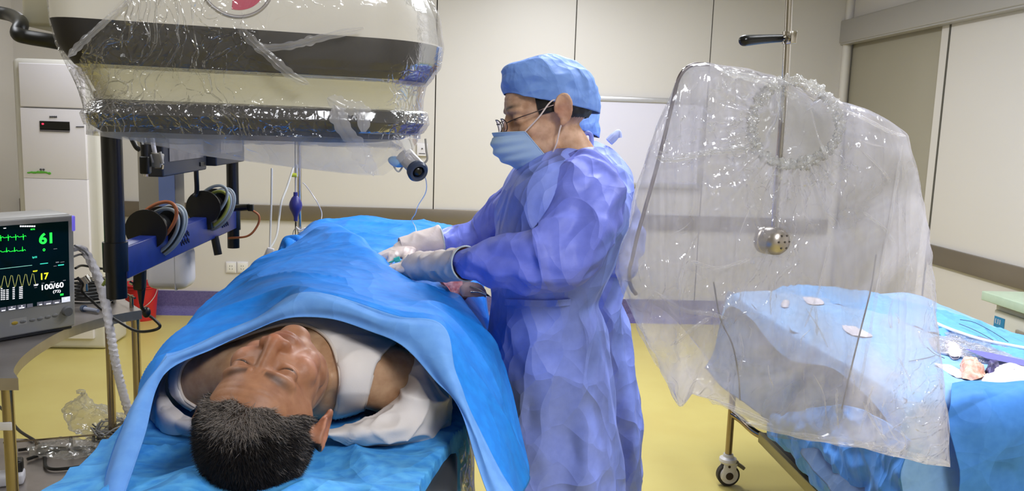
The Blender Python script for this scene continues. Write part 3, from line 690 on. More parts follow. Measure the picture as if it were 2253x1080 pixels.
# cables hanging on the rack
def cable(nm, pts, r, m_, lab, cat='cable', **kw): return tag(make(nm, MB().tube(pts, r), m_, **kw), lab, cat)
t = thing('power_connector', 'black power connector block dangling below the blue beam', 'connector', tuple(P(303, 620, 2.35)))
a = P(308, 604, 2.35); make('connector_body', MB().box(a, (.03, .03, P(305, 572, 2.35)[2]-P(305, 640, 2.35)[2]), rot=(0, .05, 0), bev=.007), black_m, t)
b_ = P(309, 655, 2.35); make('strain_relief', MB().cyl(P(311, 632, 2.35), P(311, 668, 2.35), .012, .006), black_m, t)
make('ferrite', MB().ell(P(322, 687, 2.38), (.012, .012, .016)), black_m, t)
make('lead', MB().tube([P(303, 545, 2.35), P(306, 572, 2.35)], .006).tube([P(311, 660, 2.35), P(312, 676, 2.36), P(321, 687, 2.38)], .005), bl_c, t)
make('orange_lead', MB().tube([P(304, 552, 2.33), P(292, 580, 2.3), P(280, 605, 2.28)], .004), or_c, t)
make('screw_tip', MB().cyl(P(285, 621, 2.33), P(293, 625, 2.33), .005), chrome_m, t)
t = thing('cable_connector', 'black plug hanging below the far end of the blue beam', 'connector', tuple(P(478, 540, 3.0)))
make('plug_body', MB().cyl(P(472, 520, 3.0), P(480, 560, 3.0), .014), black_m, t)
make('lead', MB().tube([P(466, 500, 3.0), P(472, 522, 3.0)], .006), bl_c, t)
t = thing('video_connector', 'black plug and orange lead sticking out past the far post', 'connector', tuple(P(535, 458, 3.2)))
make('plug_body', MB().cyl(P(508, 458, 3.2), P(548, 456, 3.15), .013).box(P(552, 457, 3.15), (.02, .02, .025), bev=.003), black_m, t)
make('orange_lead', MB().tube([P(488, 454, 3.2), P(515, 454, 3.2)], .004).tube([P(553, 461, 3.15), P(570, 475, 3.15), P(566, 497, 3.15), P(545, 519, 3.15), P(503, 524, 3.18)], .004), or_c, t)
# screens
def screen_unit(ya, yb, zlo, zhi, xback, xfront, lab, loc):
    t = thing('flat_screen_monitor', lab, 'monitor', loc, 'screens on the rack')
    cy, cz = (ya+yb)/2, (zlo+zhi)/2
    make('casing', MB().box(((xback+xfront)/2, cy, cz), (xfront-xback, yb-ya, zhi-zlo), bev=.006), dark_grey, t)
    make('panel', MB().box((xfront+.0015, cy, cz+.01), (.003, (yb-ya)*.78, (zhi-zlo)*.78)), mat('silver_panel', '7c7b80', .35, .5, noise=(14, '5d5c66', 4)), t, smooth=False)
    make('badge', MB().box((xfront+.002, yb-.05, zlo+.022), (.004, .06, .014), bev=.001), black_m, t)
    return t
zm = 1.4; mx0 = P(322, 380, 2.5)[0]; mx1 = P(360, 388, 2.5)[0]
screen_unit(2.5, 2.925, zm-.0, zm+.31, mx0, mx1, 'dark flat screen nearer the thick black post', (mx1, 2.7, zm))
screen_unit(2.94, 3.32, zm+.012, zm+.30, mx0+.01, mx1+.03, 'dark flat screen at the far end of the rack', (mx1, 3.13, zm))
make('screen_bracket', MB().box((mx0-.02, 2.9, zm+.2), (.04, .9, .06)).box((XP, 2.3, zm+.22), (.05, .3, .03)), black_m, rk)
t = thing('display_cable_plug', 'pale grey display plug on a white lead in front of the screen rack', 'plug', tuple(P(345, 350, 2.4)))
a = P(345, 352, 2.4); make('plug_shell', MB().box(a, (.032, .022, .04), rot=(0, .15, 0), bev=.004), mat('plug_beige', 'a39d92', .5), t)
make('thumb_screw', MB().cyl(P(352, 334, 2.39), P(358, 360, 2.39), .004).cyl(P(331, 340, 2.39), P(336, 358, 2.39), .004), mat('plug_beige2', 'b5afa6', .5), t)
make('lead', MB().tube([P(330, 255, 2.4), P(336, 310, 2.4), P(341, 338, 2.4)], .006), white_pl, t)
make('metal_nose', MB().box(P(350, 366, 2.4), (.022, .012, .012), rot=(0, .15, 0)), chrome_m, t)
t = thing('adapter_plug', 'black plug on a black lead left of the pale display plug', 'plug', tuple(P(321, 350, 2.38)))
make('plug_shell', MB().box(P(320, 363, 2.38), (.026, .026, .05), bev=.005).cyl(P(318, 318, 2.38), P(319, 345, 2.38), .011), black_m, t)
make('lead', MB().tube([P(300, 255, 2.4), P(312, 300, 2.4), P(318, 325, 2.38)], .009).tube([P(270, 260, 2.42), P(296, 318, 2.42), P(308, 330, 2.42)], .007), bl_c, t)
make('metal_nose', MB().cyl(P(321, 378, 2.38), P(321, 388, 2.38), .006), chrome_m, t)
cable('screen_drop_cable', [P(430, 340, 2.85), P(432, 385, 2.85), P(433, 420, 2.88), P(428, 432, 2.88)], .008, bl_c, 'dark cable running down from the screens to the far reel')
# suspension column
c_, c2_ = P(305, 450, 3.05), P(387, 450, 3.05)
zl = P(346, 560, 3.05)[2]
t = thing('suspension_column', 'beige ceiling column with blue strip behind the screens', 'column', ((c_[0]+c2_[0])/2, 3.1, zl))
col_m = mat('column_beige', 'a49c8c', .5)
xm = P(350, 450, 3.05)[0]
make('column', MB().box(((c_[0]+c2_[0])/2, 3.1, (zl+CEIL)/2), (c2_[0]-c_[0], .1, CEIL-zl), bev=.004), col_m, t)
make('blue_strip', MB().box(((xm+c2_[0])/2, 3.047, (P(370, 470, 3.05)[2]+CEIL)/2), (c2_[0]-xm-.004, .006, CEIL-P(370, 470, 3.05)[2])), mat('blue_strip', '7183b4', .35), t, smooth=False)
hb = P(365, 592, 2.98)
make('end_housing', MB().box(hb+[0, .06, 0], (.145, .13, .155), bev=.03), white_pl, t)
make('seam', MB().box(hb+[.032, .06, 0], (.003, .1305, .1555), bev=.0), mat('seam_grey', 'b9b7bd', .5), t)
make('screw', MB().cyl(P(342, 582, 2.975), P(342, 582, 2.985), .004), black_m, t)

# ---------------------------------------------------------------- IV pole with blue bulb
YI = 3.75
xi = P(659, 470, YI)[0]
ip = thing('drip_stand', 'steel drip stand pole rising behind the blue drape', 'drip stand', (xi, YI, 0))
make('pole', MB().cyl((xi, YI, .06), (xi, YI, 2.05), .0095), chrome_m, ip)
make('hook', MB().tube([(xi, YI, 2.03), (xi-.08, YI, 2.06), (xi-.11, YI, 2.02)], .004).tube([(xi, YI, 2.03), (xi+.08, YI, 2.06), (xi+.11, YI, 2.02)], .004), chrome_m, ip)
for k in range(4):
    a = k*math.pi/2+.4; make('base_leg', MB().cyl((xi, YI, .07), (xi+.24*math.cos(a), YI+.24*math.sin(a), .03), .012, .01).ell((xi+.24*math.cos(a), YI+.24*math.sin(a), .02), (.02,)*3), chrome_m, ip)
bb = P(650.5, 455, YI-.05)
t = thing('squeeze_bulb', 'dark blue rubber squeeze bulb hanging beside the drip stand', 'bulb', tuple(bb))
blu = mat('blue_rubber', '2c2e7e', .4)
s_ = (YI-.05)/F_PX
prof = [(0, -31), (4, -31), (4.5, -22), (8, -14), (13, -4), (14.2, 3), (13, 10), (9, 19), (4.8, 24), (4.6, 32), (0, 32)]
make('bulb_body', MB().lathe([(r*s_, z*s_) for r, z in prof], bb), blu, t)
make('drip_tube', MB().cyl(P(650, 423, YI-.05), P(651, 388, YI-.05), .0035).cyl(P(652, 388, YI-.05), P(652, 362, YI-.05), .008), mat('tube_clear', 'b5b2b4', .15), t)
cp_ = P(647, 385, YI-.055); make('yellow_cap', MB().cyl(cp_-[.012, 0, 0], cp_+[.012, 0, 0], .009), mat('yellow_green_cap', 'cfd84a', .4), t)
make('nozzle', MB().cyl(P(651, 488, YI-.05), P(651, 498, YI-.05), .003), black_m, t)
tube_m = mat('tube_white', 'd9d6cf', .25)
cable('infusion_tube', [P(598, 370, 3.4), P(597, 440, 3.4), P(595, 500, 3.4), P(594, 545, 3.38)], .0042, tube_m, 'thin white tube hanging straight down left of the drip stand')
cable('infusion_tube', [P(646, 366, 3.6), P(632, 410, 3.55), P(619, 445, 3.5), P(614, 480, 3.5), P(608, 520, 3.45), P(592, 550, 3.4), P(578, 574, 3.38)], .0045, tube_m, 'curved white tube from the bulb down to the blue drape')
t = thing('tube_clip', 'white plastic clip on the tubes at the drape edge', 'clip', tuple(P(593, 555, 3.38)))
make('clip_body', MB().box(P(594, 556, 3.37), (.028, .012, .04), rot=(0, .2, 0), bev=.004), white_pl, t)
make('clip_tail', MB().tube([P(590, 545, 3.37), P(580, 565, 3.37), P(576, 575, 3.37)], .003).tube([P(596, 570, 3.37), P(590, 585, 3.37), P(583, 590, 3.37)], .004), white_pl, t)
t = thing('pole_clip', 'small white clip on the drip stand just above the drape', 'clip', tuple(P(662, 505, YI)))
make('ring', MB().tube([P(652, 500, YI-.02), P(660, 506, YI-.025), P(671, 502, YI-.02), P(669, 509, YI-.02), P(658, 510, YI-.02), P(652, 500, YI-.02)], .004), white_pl, t)
make('loop', MB().tube([P(652, 500, YI-.03), P(646, 508, YI-.03), P(644, 516, YI-.03)], .0018), gr_c, t)
cable('thin_wire', [P(666, 402, 3.6), P(672, 407, 3.6), P(690, 432, 3.6), P(703, 455, 3.6), P(708, 472, 3.6), P(704, 498, 3.55), P(703, 515, 3.5)], .0022, mat('tube_clear2', 'c5c2c4', .1), 'thin clear wire arching down to the right of the drip stand')
# ---------------------------------------------------------------- big ceiling-hung X-ray detector
DL, DR_ = P(98, 40, 1.5), P(1005, 110, 1.7)
dx = (DR_-DL)*[1, 1, 0]; DW = np.linalg.norm(dx); dx /= DW; dy = np.array([-dx[1], dx[0], 0.])
DDEP = .5
def dpt(x, y, z): return DL*[1, 1, 0]+dx*x+dy*y+np.array([0, 0, z])
LV = [(1.97, .08, .60, .06), (1.92, .03, .66, .03), (1.85, .0, .70, .005), (1.80, -.002, .722, .0), (1.74, 0, .732, 0), (1.70, .010, .728, .004), (1.665, .035, .705, .012),
      (1.66, .045, .700, .02), (1.63, .062, .695, .026), (1.607, .072, .694, .026), (1.602, .066, .70, .01), (1.58, .05, .702, .004), (1.56, .055, .69, .012), (1.545, .075, .66, .035), (1.537, .11, .61, .075)]
def lvl(z):
    zs = [l[0] for l in LV][::-1]
    return [np.interp(z, zs, [l[k] for l in LV][::-1]) for k in (1, 2, 3)]
def outline(z, off=0., n=160, depth=DDEP):
    xl, xr, ins = lvl(z); xl -= off; xr += off; yf_ = ins-off; yb_ = depth-ins+off
    r = [.05, .17, .17, .05]; c_ = [(xl, yf_), (xr, yf_), (xr, yb_), (xl, yb_)]; pts = []
    for k, (cx_, cy_) in enumerate(c_):
        rr = min(r[k], (xr-xl)/2-.001, (yb_-yf_)/2-.001); sx_ = 1 if k in (0, 3) else -1; sy_ = 1 if k in (0, 1) else -1
        ox, oy = cx_+sx_*rr, cy_+sy_*rr; a0 = [math.pi, 1.5*math.pi, 0, .5*math.pi][k]
        for t in np.linspace(0, math.pi/2, 10): pts.append((ox+rr*math.cos(a0+t), oy+rr*math.sin(a0+t)))
    pts.append(pts[0]); pts = np.array(pts); s = np.r_[0, np.cumsum(np.linalg.norm(np.diff(pts, axis=0), axis=1))]
    t = np.linspace(0, s[-1], n+1)[:-1]
    return np.c_[np.interp(t, s, pts[:, 0]), np.interp(t, s, pts[:, 1])]
def band(zs, off=0., caps=(False, False)):
    g = np.array([[dpt(x, y, z) for x, y in outline(z, off)] for z in zs]); mb = MB().grid(g, loopu=True); n = g.shape[1]
    if caps[0]: mb.f.append(tuple(range(n))[::-1])
    if caps[1]: mb.f.append(tuple(range(len(mb.v)-n, len(mb.v))))
    return mb
det = thing('x_ray_detector', 'large cream and dark-banded x-ray detector hanging above the patient', 'medical scanner', tuple(dpt(DW/2, DDEP/2, 1.54)))
hous = mat('detector_white', 'd9d4cc', .38); dband = mat('detector_dark', '1e1a19', .6); cream = mat('detector_cream', 'c4bea2', .5)
make('upper_housing', band([1.97, 1.95, 1.92, 1.88, 1.85, 1.82, 1.8, 1.77, 1.742], caps=(True, False)), hous, det)
make('dark_collision_band', band([1.742, 1.741, 1.72, 1.70, 1.68, 1.666], caps=(True, True)), dband, det)
make('cream_band', band([1.666, 1.66, 1.64, 1.62, 1.606]), cream, det)
make('lower_dark_bumper', band([1.606, 1.602, 1.59, 1.58, 1.57, 1.56, 1.55, 1.545, 1.537], caps=(True, True)), dband, det)
mb = MB(); c_ = P(520, -42, 1.59); nn = -dy
for r0, r1, h0, h1 in ((.062, .062, -.02, .006),): mb.cyl(c_-nn*.03, c_+nn*.004, r0, seg=48)
em_ = make('round_emblem', mb, mat('emblem_silver', 'c9c6ca', .25, .3), det)
tv = []
for t in np.linspace(math.radians(-100), math.radians(20), 20): tv.append(c_+nn*.0055+dx*.052*math.cos(t)+np.array([0, 0, .052*math.sin(t)]))
mb = MB().add(tv+[c_+nn*.0055+np.array([0, 0, .03])], [tuple(range(21))]); make('red_mark', mb, mat('emblem_red', 'c04a66', .35), em_, smooth=False)
make('emblem_ring', MB().tube([c_+nn*.006+dx*.064*math.cos(t)+np.array([0, 0, .064*math.sin(t)]) for t in np.linspace(0, 2*math.pi, 25)], .003), mat('ring_grey', 'a5a1a3', .3, .5), em_)
arm = thing('support_arm', 'cream block of the ceiling arm behind the left end of the detector', 'support arm', tuple(P(70, 0, 2.05)))
a, b_ = P(48, 57, 2.05), P(102, 57, 2.05)
make('arm_block', MB().box(((a[0]+b_[0])/2+.1, 2.15, (a[2]+CEIL)/2), (b_[0]-a[0]+.2, .2, CEIL-a[2]), bev=.01), mat('arm_cream', 'b5ae96', .5), arm)
tag(make('hose', MB().tube([P(-60, 18, 2.3), P(0, 28, 2.25), P(30, 36, 2.2), P(46, 52, 1.98), P(40, 74, 1.93), P(62, 82, 1.93), P(110, 90, 1.93), P(160, 100, 1.95)], [.016]*8, seg=18), bl_c), 'thick black hose bending round behind the cream arm block', 'hose')
# plastic cover over the detector
cov = thing('detector_cover', 'clear crinkled plastic cover wrapped round the x-ray detector', 'plastic cover', tuple(dpt(.4, .2, 1.5)))
NU, NV = 300, 110
base = outline(1.70, 0., NU)
rows_g = []
def botz(x):   # bottom edge of the hanging film along the detector
    return np.interp(x, [-.1, .04, .12, .25, .40, .54, .60, .66, .72, .85], [1.545, 1.54, 1.530, 1.505, 1.488, 1.474, 1.474, 1.515, 1.57, 1.60])
film2 = plastic('cover_film', milk=.035, gloss=.08, scale=26, tint='f0ecee', ridge=.08, bumpd=.005)
for j in range(NV+1):
    v_ = j/NV; row = []
    for i in range(NU):
        x_, y_ = base[i]; front_ = y_ < .1
        ztop = np.interp(x_, [-.01, .03, .05, .19, .2, .9], [1.66, 1.66, 1.68, 1.84, 1.93, 1.93]) if front_ else 1.93
        zb_ = botz(x_)
        z = ztop+(zb_-ztop)*v_
        row.append((i, z))
    rows_g.append(row)
cache = {}
def film_pt(i, z, lo):
    zz = max(z, lo); key = round(zz*400)
    if key not in cache: cache[key] = outline(key/400, .010, NU)
    return cache[key][i]
gU, gS = [], []
for j in range(NV+1):
    rU, rS = [], []
    for i in range(NU):
        z = rows_g[0][i][1]*(1-j/NV)+1.548*j/NV; x_, y_ = film_pt(i, z, 1.557); rU.append(dpt(x_, y_, z))
        if j <= 40:
            zb_ = botz(base[i][0]); z = 1.548+(zb_-1.548)*j/40; x_, y_ = film_pt(i, 1.557, 1.557); k = min(1, max(0, (1.548-z)/.075))
            rS.append(dpt(x_, y_+((.05 if y_ < .2 else .09)-y_)*(min(1, 4*k) if y_ >= .2 else k), z))
    gU.append(rU)
    if rS: gS.append(rS)
wr_ = [('n', 6, .003, 2.), ('n', 16, .0012, 4.), ('k', 7., .0035, 1.)]
make('film', wrinkle(MB().grid(np.array(gU), loopu=True), wr_), film2, cov, sharp=60)
skirt_f = plastic('skirt_film', milk=.26, gloss=.03, scale=11, tint='f2eeee', ridge=.05, bumpd=.0015)
make('hanging_film', wrinkle(MB().grid(np.array(gS), loopu=True), wr_), skirt_f, cov, sharp=60)
# push outwards only
fold_m = plastic('fold_film', milk=.30, gloss=.02, scale=22, tint='faf7fa', ridge=.3, bumpd=.003, edge=0.)
def fold_mb(pts, wd, seed):
    c_ = crom(pts, 60); g = []
    for k, p in enumerate(c_):
        d = c_[min(k+1, 60)]-c_[max(k-1, 0)]; d /= np.linalg.norm(d); s_ = np.cross(d, [0, -1, 0]); s_ /= np.linalg.norm(s_)+1e-9
        ww = wd*(.6+.6*abs(mn.noise(Vector((k*.13, seed, 0)))))*min(1, 8*(k+2)/62, 8*(62-k)/62)
        g.append([p+s_*ww*t+np.array([0, -min(.004, ww*.7)*math.cos(t*1.5)*abs(math.cos(t*4+seed)), 0]) for t in np.linspace(-1, 1, 9)])
    return MB().grid(np.array(g))
def fold(nm, pts, wd, par, m=None, seed=0):
    return make(nm, wrinkle(fold_mb(pts, wd, seed), [('n', 25, .003, seed), ('k', 30., .002, seed)]), m or fold_m, par, sharp=60)
def df(px, py, o=.02): return PX_plane(px, py, o)
def PX_plane(px, py, o):
    d = ray(px, py); O = np.array([0, 0, H]); t = ((DL-dy*o-O)@dy)/(d@dy); return O+d*t
fold('rolled_edge', [df(150, 125), df(190, 85), df(240, 40), (df(300, -15))], .008, cov, seed=1)
fold('fold', [df(520, 55), df(560, 95), df(600, 130), df(640, 165), df(680, 185)], .012, cov, seed=2)
fold('fold', [df(720, 215), df(760, 235), df(795, 245), df(800, 290)], .02, cov, seed=3)
fold('fold', [df(735, 230), df(755, 280), df(790, 330), df(825, 385)], .022, cov, seed=4)
fold('fold', [df(560, 108), df(640, 100), df(700, 85), (df(800, 62))], .010, cov, seed=5)
# transducer hanging at the lower right end
tr = thing('pressure_transducer', 'clear cylinder with dark blue ring hanging under the detector end', 'transducer', tuple(P(905, 360, 1.75)))
ya = 1.75; cl = mat('clear_acrylic', 'b9b6bb', .1, .3, spec=.8); navy = mat('navy_plastic', '323c55', .3)
make('cylinder', MB().cyl(P(884, 342, ya), P(918, 374, ya-.02), .0155).cyl(P(897, 336, ya), P(926, 366, ya-.02), .010).cyl(P(878, 348, ya), P(908, 380, ya-.02), .006), cl, tr)
d_ = P(918, 374, ya-.02)-P(884, 342, ya); d_ /= np.linalg.norm(d_)
rc = P(917, 375, ya-.03)
make('ring', MB().lathe([(.013, -.006), (.021, -.004), (.0225, .006), (.019, .012), (.013, .010), (.012, .0), (.013, -.006)], rc, d_+np.array([0, -.9, 0]), 28), navy, tr)
make('ring_core', MB().ell(rc, (.013, .01, .012)), gloss_black, tr)
make('blue_tape', MB().ell(P(872, 356, ya), (.018, .012, .011), rot=(0, .3, 0)), mat('tape_blue', '5da5e6', .4), tr)
make('clip_wire', MB().tube([P(866, 365, ya), P(871, 373, ya), P(878, 377, ya), P(887, 365, ya)], .0018), mat('pale_grey', 'b9b8b4', .4), tr)
make('cable', MB().tube([P(936, 305, ya), P(938, 330, ya), P(940, 350, ya), P(933, 360, ya)], .0022), gr_c, tr)
tag(make('catheter_line', MB().tube([P(930, 378, 1.8), P(938, 400, 1.9), P(936, 425, 2.1), P(920, 452, 2.3), P(914, 470, 2.4), P(906, 484, 2.5), P(914, 500, 2.5), P(916, 520, 2.45)], .0012), tube_m), 'thin clear line falling from the transducer to the drape', 'tube')

# ---------------------------------------------------------------- operating table
TZ = 1.0; TX0, TX1 = -.60, .015
ot = thing('operating_table', 'dark padded operating table under the blue sheets', 'operating table', (-.29, 2.0, 0))
pad = mat('table_pad', '3a3b3c', .35); base_m = mat('table_base', 'b9b6b0', .35, .5)
make('mattress', MB().box(((TX0+TX1)/2, 2.15, TZ-.045), (TX1-TX0, 2.6, .085), bev=.025), pad, ot)
make('table_top', MB().box(((TX0+TX1)/2, 2.15, TZ-.105), (TX1-TX0-.03, 2.6, .035), bev=.01), mat('carbon_top', '26272a', .3), ot)
for s_ in (TX0-.0, TX1+.0): make('side_rail', MB().box((s_, 2.3, TZ-.105), (.012, 1.6, .03), bev=.003), chrome_m, ot)
make('column', MB().box((-.29, 2.7, .48), (.34, .5, .80), bev=.04), base_m, ot)
make('foot', MB().box((-.29, 2.4, .06), (.5, 1.3, .12), bev=.04), base_m, ot)
# film hanging on the visible side of the table
g = loft([[(TX1+.012, 1.30, TZ-.01), (TX1+.02, 1.5, TZ-.01), (TX1+.02, 1.9, TZ-.01)], [(TX1+.03, 1.30, TZ-.2), (TX1+.045, 1.5, TZ-.2), (TX1+.03, 1.9, TZ-.2)], [(TX1+.0, 1.27, TZ-.5), (TX1+.03, 1.5, TZ-.5), (TX1+.02, 1.9, TZ-.5)]], 80, 60)
tag(make('table_side_film', wrinkle(MB().grid(g), [('c', (6, 10, 2), .02, 3.), ('n', 12, .01, 0.)]), plastic('side_film', milk=.14, gloss=.08, scale=10, tint='cfcdc4', ridge=.2, bumpd=.004), sharp=60), 'clear plastic film hanging down the near side of the table', 'plastic cover')

# blue under-sheet with head cushion beneath
sheet_m = nonwoven('sheet_blue', '5aaeea', '3d92de', .6, 7, facet=.15, fscale=8)
drape_m = nonwoven('drape_blue', '1c8cf0', '167fe4', .55, 4.5, facet=.12, fscale=4)
hem_m = nonwoven('drape_hem', '6ea5ea', '649be4', .4, 5, facet=.1, fscale=4)
PCX, PCY = -.30, 1.08
g = []
for j in range(150):
    y = .72+(1.95-.72)*j/149; row = []
    for i in range(150):
        x = -.68+(.74)*i/149; z = TZ+.006
        rr = ((x-PCX)/.27)**2+((y-PCY)/.22)**2
        z += .05*math.exp(-max(0, rr-.25)*1.6)
        zz = mn.noise(Vector((x*7, y*7, 1)))*.014+max(0, 1-abs(mn.noise(Vector((x*6+3, y*5, 7))))*4)**2*.012
        xr = -.045 if y < 1.25 else np.interp(y, [1.25, 1.55], [-.045, .03])
        f_ = np.clip((abs(x-(TX0+TX1)/2)-.31)/.05, 0, 1); 
        z += zz*(1-f_)
        if x > xr:
            e = x-xr; z = z-e*1.7; x = xr+e*.32
        if x < TX0: z -= (TX0-x)*2.5; x = TX0-.01-(TX0-x)*.15
        if y < .86: z -= (.86-y)*1.3
        row.append((x, y, z))
    g.append(row)
sh = make('table_sheet', MB().grid(np.array(g)), sheet_m); tag(sh, 'pale blue disposable sheet under the patient\'s head', 'sheet'); solid(sh, .001)

# ---------------------------------------------------------------- patient
def head_blob(ear=True):
    m = MB()
    m.ell((0, -.012, .032), (.0775, .098, .088), nu=40, nv=26)
    m.ell((0, .028, -.03), (.064, .060, .082)); m.ell((0, .032, -.082), (.050, .048, .036)); m.ell((0, .062, -.104), (.026, .021, .020))
    for s in (-1, 1):
        m.ell((s*.042, .053, -.026), (.024, .024, .024)); m.ell((s*.028, .070, .028), (.030, .016, .013), rot=(0, s*.15, s*-.35))
        m.ell((s*.016, .092, -.031), (.0095, .011, .009)); m.ell((s*.033, .070, .006), (.017, .0125, .0135))
        m.ell((s*.045, .03, -.075), (.016, .03, .03), rot=(0, 0, s*.3)); m.ell((s*.04, .052, -.055), (.02, .022, .024))
        if ear:
            c = np.array([s*.080, -.012, -.002]); pts = [c+np.array([s*.011*(1+.4*math.sin(t)), -.004-.018*math.cos(t)-.006*math.sin(t), .004+.034*math.sin(t)]) for t in np.linspace(-1.9, 3.3, 14)]
            m.tube(pts, .0042, seg=8); m.ell(c+[s*.006, .003, -.027], (.006, .008, .010)); m.ell(c+[s*.003, -.004, .006], (.0055, .017, .036)); m.ell(c+[s*.009, -.006, .024], (.0045, .014, .015)); m.ell(c+[s*.005, .008, -.004], (.005, .005, .007))
    m.cap((0, .081, .016), (0, .098, -.024), .0095, .0115); m.ell((0, .101, -.028), (.0135, .0105, .0105)); m.ell((0, .094, -.034), (.014, .010, .007))
    m.ell((0, .082, -.059), (.027, .014, .009)); m.ell((0, .08, -.071), (.022, .014, .0075)); m.ell((0, .068, -.063), (.034, .022, .022))
    return m
def gauss(p, c, r): 
    r = np.array(r if hasattr(r, '__len__') else (r,)*3); return np.exp(-(((p-np.array(c))/r)**2).sum(1))
def sculpt(v):
    v = v.copy()
    for s in (-1, 1):
        v[:, 1] -= .006*gauss(v, (s*.018, .09, .006), (.009, .02, .012))      # inner corner
        v[:, 1] -= .0035*gauss(v, (s*.034, .09, .0195), (.020, .02, .0040))   # crease above lid
        v[:, 1] -= .0032*gauss(v, (s*.034, .085, .0055), (.0145, .03, .0019))   # lid slit
        v[:, 1] -= .003*gauss(v, (s*.034, .09, -.011), (.016, .02, .004))     # under-eye fold
        v[:, 1] -= .003*gauss(v, (s*.029, .09, -.046), (.006, .03, .014))     # nasolabial
        v[:, 1] += .003*gauss(v, (s*.045, .08, -.03), (.016, .03, .014))
        v[:, 1] -= .004*gauss(v, (s*.0065, .125, -.041), (.0035, .012, .004)) # nostril
        v[:, 0] -= s*.004*gauss(v, (s*.07, .04, .03), (.02, .025, .03))       # temple
    v[:, 1] -= .003*gauss(v, (0, .1, -.0650), (.024, .02, .0018))             # mouth line
    v[:, 1] -= .004*gauss(v, (0, .1, -.086), (.02, .03, .006))
    for z0, a in ((.050, .0008), (.060, .0007), (.071, .0006)):
        zz = v[:, 2]-(z0+.006*np.cos(v[:, 0]*40)); k = (v[:, 1] > .04)*(np.abs(v[:, 0]) < .045)
        v[:, 1] -= a*np.exp(-(zz/.0016)**2)*k
    for s in (-1, 1):
        v[:, 1] -= .002*gauss(v, (s*.006, .1, .03), (.002, .03, .009))
    return v
def skin_cols(v, base, lip, older=True):
    c = np.tile(np.array(lin(base)[:3]), (len(v), 1))
    def blend(k, col):
        nonlocal c
        c = c*(1-k[:, None])+np.array(lin(col)[:3])*k[:, None]
    blend(.45*gauss(v, (0, .115, -.03), (.02, .03, .016)), 'b9694c')
    for s in (-1, 1):
        blend(.35*gauss(v, (s*.045, .07, -.035), (.024, .04, .026)), 'c98a76')
        blend(.3*gauss(v, (s*.033, .09, .008), (.018, .03, .012)), '8d5c46')
        blend(np.clip(1.6*gauss(v, (s*.034, .085, .0055), (.0135, .04, .0017)), 0, .95), '1c100c')
        zz = v[:, 2]-(.033+.004*np.cos(v[:, 0]*s*60-2)); xx = v[:, 0]*s
        br = np.exp(-(zz/.0048)**2)*(xx > .012)*(xx < .052)*(v[:, 1] > .04)*np.clip((.056-xx)/.02, 0, 1)
        blend(br*(.7 if older else .95), '2b211d')
        blend(.5*gauss(v, (s*.088, -.012, .0), (.01, .03, .035)), 'b8705c')
    blend(np.clip(gauss(v, (0, .095, -.058), (.022, .02, .0055))+gauss(v, (0, .093, -.071), (.019, .02, .0055)), 0, 1)*.7, lip)
    return c
skin_m = mat('skin', 'c08a68', .5, vcol=True, noise=(34, 'dccfc6', 5), sss=.08, bump=(70, .5, .0012), spec=.4)

# head frame from how the face lies in the photograph
v0 = ray(577, 795); v0 /= np.linalg.norm(v0); rx = np.cross(v0, [0, 0, 1]); rx /= np.linalg.norm(rx); uy = np.cross(rx, v0); tz = -v0
Dn = .41*rx+.49*uy-.77*tz; Dn /= np.linalg.norm(Dn)
Rr = .91*rx-.23*uy+.35*tz; Rr -= Dn*(Rr@Dn); Rr /= np.linalg.norm(Rr)
Uh = -Dn; Fh = np.cross(Rr, Dn); Fh /= np.linalg.norm(Fh)
if Fh[2] < 0: Fh = -Fh
HS = 1.04
Xh = np.cross(Fh, Uh)      # right handed: x = y cross z
nas = P(577, 795, 1.195); HC = nas-(Fh*.09+Uh*.014)*HS
def h2w(v): v = np.asarray(v); return HC+HS*(v[..., :1]*Xh+v[..., 1:2]*Fh+v[..., 2:3]*Uh)
hb = head_blob(); hb.cap((0, -.012, -.06), (0, -.02, -.12), .052, .05)
hv, hn, hf = remeshed(hb, .0026, 22)
hv = sculpt(hv); hcol = skin_cols(hv, '9d6e50', '8a5246')
th_scalp = lambda v: (v[:, 2] > np.interp(v[:, 1]+.004*np.sin(v[:, 0]*130)+.010*(np.abs(v[:, 0])/.06)**2-.004, [-.11, -.03, .0, .03, .05, .075, .09], [-.06, -.045, .005, .042, .070, .098, .115])-.02*np.exp(-((np.abs(v[:, 0])-.068)/.012)**2)*(v[:, 1] > .0))*(1.0-((np.abs(v[:, 0]) > .0765)*(np.abs(v[:, 1]+.012) < .032)*(v[:, 2] < .036)))
sc = th_scalp(hv); greyk = np.clip(.9-np.abs(hv[:, 1]-.05)/.035, 0, 1)
nz_ = vnoise(hv, 60)
hair_dark, hair_grey = np.array(lin('1c1512')[:3]), np.array(lin('6f645c')[:3])
hcol = np.where((sc > 0)[:, None], hcol*.25*greyk[:, None]+hair_dark*(1-.8*greyk[:, None]), hcol)
hw = h2w(hv)
